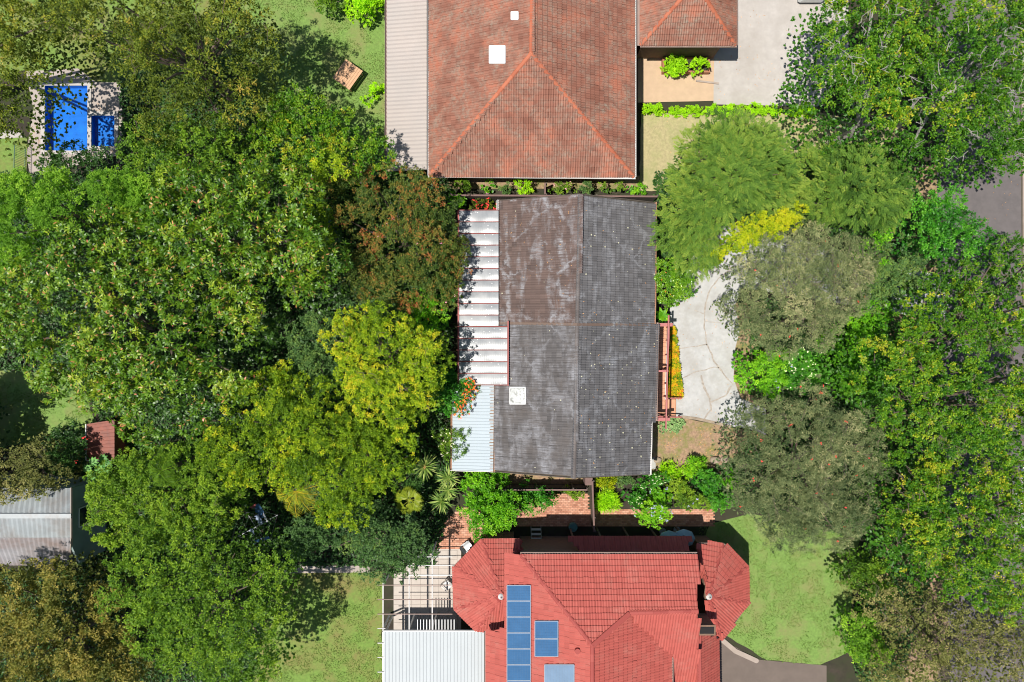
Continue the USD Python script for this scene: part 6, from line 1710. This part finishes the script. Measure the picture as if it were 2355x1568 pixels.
# ground plants in the shade under the trees: nobody could count them
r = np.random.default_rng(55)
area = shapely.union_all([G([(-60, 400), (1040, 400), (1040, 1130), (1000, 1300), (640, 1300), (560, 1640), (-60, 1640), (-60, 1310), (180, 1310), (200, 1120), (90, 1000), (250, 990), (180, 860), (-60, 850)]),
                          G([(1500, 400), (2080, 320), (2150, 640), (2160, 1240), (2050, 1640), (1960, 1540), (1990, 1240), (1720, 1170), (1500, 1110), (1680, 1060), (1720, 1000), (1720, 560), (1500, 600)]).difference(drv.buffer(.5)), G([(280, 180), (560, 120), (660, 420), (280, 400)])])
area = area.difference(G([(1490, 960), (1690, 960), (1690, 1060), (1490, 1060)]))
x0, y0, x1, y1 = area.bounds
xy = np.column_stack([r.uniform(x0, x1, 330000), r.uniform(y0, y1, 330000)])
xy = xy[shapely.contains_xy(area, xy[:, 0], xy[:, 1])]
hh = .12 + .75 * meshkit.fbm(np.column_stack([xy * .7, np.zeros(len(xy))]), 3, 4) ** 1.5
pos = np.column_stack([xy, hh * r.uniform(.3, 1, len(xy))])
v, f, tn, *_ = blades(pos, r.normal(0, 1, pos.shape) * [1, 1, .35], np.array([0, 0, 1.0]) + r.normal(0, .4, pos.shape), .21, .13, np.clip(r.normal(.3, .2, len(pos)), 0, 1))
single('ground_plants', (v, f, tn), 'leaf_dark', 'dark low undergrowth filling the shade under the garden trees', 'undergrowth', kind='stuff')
# grass blades on the lawns and leaves blown about
toned('grass_blade', [(0, (0.12, 0.21, 0.035)), (0.5, (0.18, 0.28, 0.055)), (1, (0.26, 0.28, 0.085))], 0.7, 0.2, 0.3, 0.5, 0.5)
gb = MB()
for i, pts in enumerate(([(565, -60), (892, -60), (890, 330), (600, 410)], [(-60, 865), (180, 880), (225, 980), (-60, 1030)], [(562, 1318), (880, 1318), (880, 1600), (562, 1600)],
                         [(1610, 1210), (1720, 1185), (1975, 1235), (1955, 1320), (1945, 1500), (1890, 1528), (1760, 1518), (1650, 1440)])):
    pg = wobble(G(pts), .35, seed=90 + i); x0, y0, x1, y1 = pg.bounds
    n = int(pg.area * 170)
    xy = np.column_stack([r.uniform(x0, x1, n * 2), r.uniform(y0, y1, n * 2)]); xy = xy[shapely.contains_xy(pg, xy[:, 0], xy[:, 1])][:n]
    nz = meshkit.fbm(np.column_stack([xy * 1.3, np.zeros(len(xy))]), 3, 8)
    xy = xy[nz > .42]; nz = nz[nz > .42]
    pos = np.column_stack([xy, np.full(len(xy), .004)])
    v, f, tn, *_ = blades(pos, r.normal(0, .6, pos.shape) * [1, 1, 0] + [0, 0, .6], r.normal(0, 1, pos.shape) + [0, 0, .8], .11, .035, np.clip((nz - .35) * 1.8 + r.normal(0, .25, len(xy)), 0, 1))
    gb.add(v, f, tn)
single('grass', gb, 'grass_blade', 'uneven short grass growing in tufts over the garden lawns', 'grass', kind='stuff')


def litter(poly, n, z, seed):
    r = np.random.default_rng(seed); x0, y0, x1, y1 = poly.bounds
    xy = np.column_stack([r.uniform(x0, x1, n * 4), r.uniform(y0, y1, n * 4)]); xy = xy[shapely.contains_xy(poly, xy[:, 0], xy[:, 1])]
    nz = meshkit.fbm(np.column_stack([xy * .9, np.zeros(len(xy))]), 3, seed); xy = xy[nz > np.quantile(nz, .6)][:n]
    zz_ = np.array([z(p) for p in xy]) if callable(z) else np.full(len(xy), z)
    pos = np.column_stack([xy, zz_])
    v, f, tn, *_ = blades(pos, r.normal(0, 1, pos.shape) * [1, 1, .05], np.array([0, 0, 1.0]) + r.normal(0, .2, pos.shape), r.uniform(.06, .13, len(pos)), .04, r.random(len(pos)))
    return v, f, tn


lm = MB()
for pg, n, z, sd in ((drv.buffer(-.1), 220, .036, 1), (G([(1500, 975), (1670, 985), (1680, 1080), (1500, 1080)]), 160, .012, 2), (G([(1490, 265), (1860, 262), (1860, 400), (1490, 400)]), 90, .012, 3),
                     (G([(60, 170), (280, 190), (280, 350), (80, 400)]).difference(holes), 120, .066, 4), (G([(1640, 0), (1890, 0), (1880, 240), (1640, 240)]), 90, .018, 5), (G([(2160, 400), (2340, 400), (2345, 700), (2160, 700)]), 50, .012, 6)):
    v, f, tn = litter(pg, n, z, sd); lm.add(v, f, tn)
single('fallen_leaves', lm, 'dead_leaf', 'dry tan leaves blown over the driveway, yards and road', 'fallen leaves', kind='stuff')
lm = MB()
for tri_, pg in (((nl0, nl1, rm), Polygon([nl0[:2], nl1[:2], rm[:2], rt[:2]])), ((nr0, nr1, rm), Polygon([nr0[:2], nr1[:2], rm[:2], rt[:2]])), ((sr0, sr1, rm), Polygon([sr0[:2], sr1[:2], sr3[:2], rb[:2], rm[:2]]))):
    v, f, tn = litter(pg.buffer(-.2), 45, lambda p: on_plane(p, tri_)[2] + .07, 11); lm.add(v, f, tn)
part(HOUSE, 'fallen_leaves', lm, 'dead_leaf', kind='stuff')
print('leaf triangles', LEAVES, 'undergrowth', len(f))
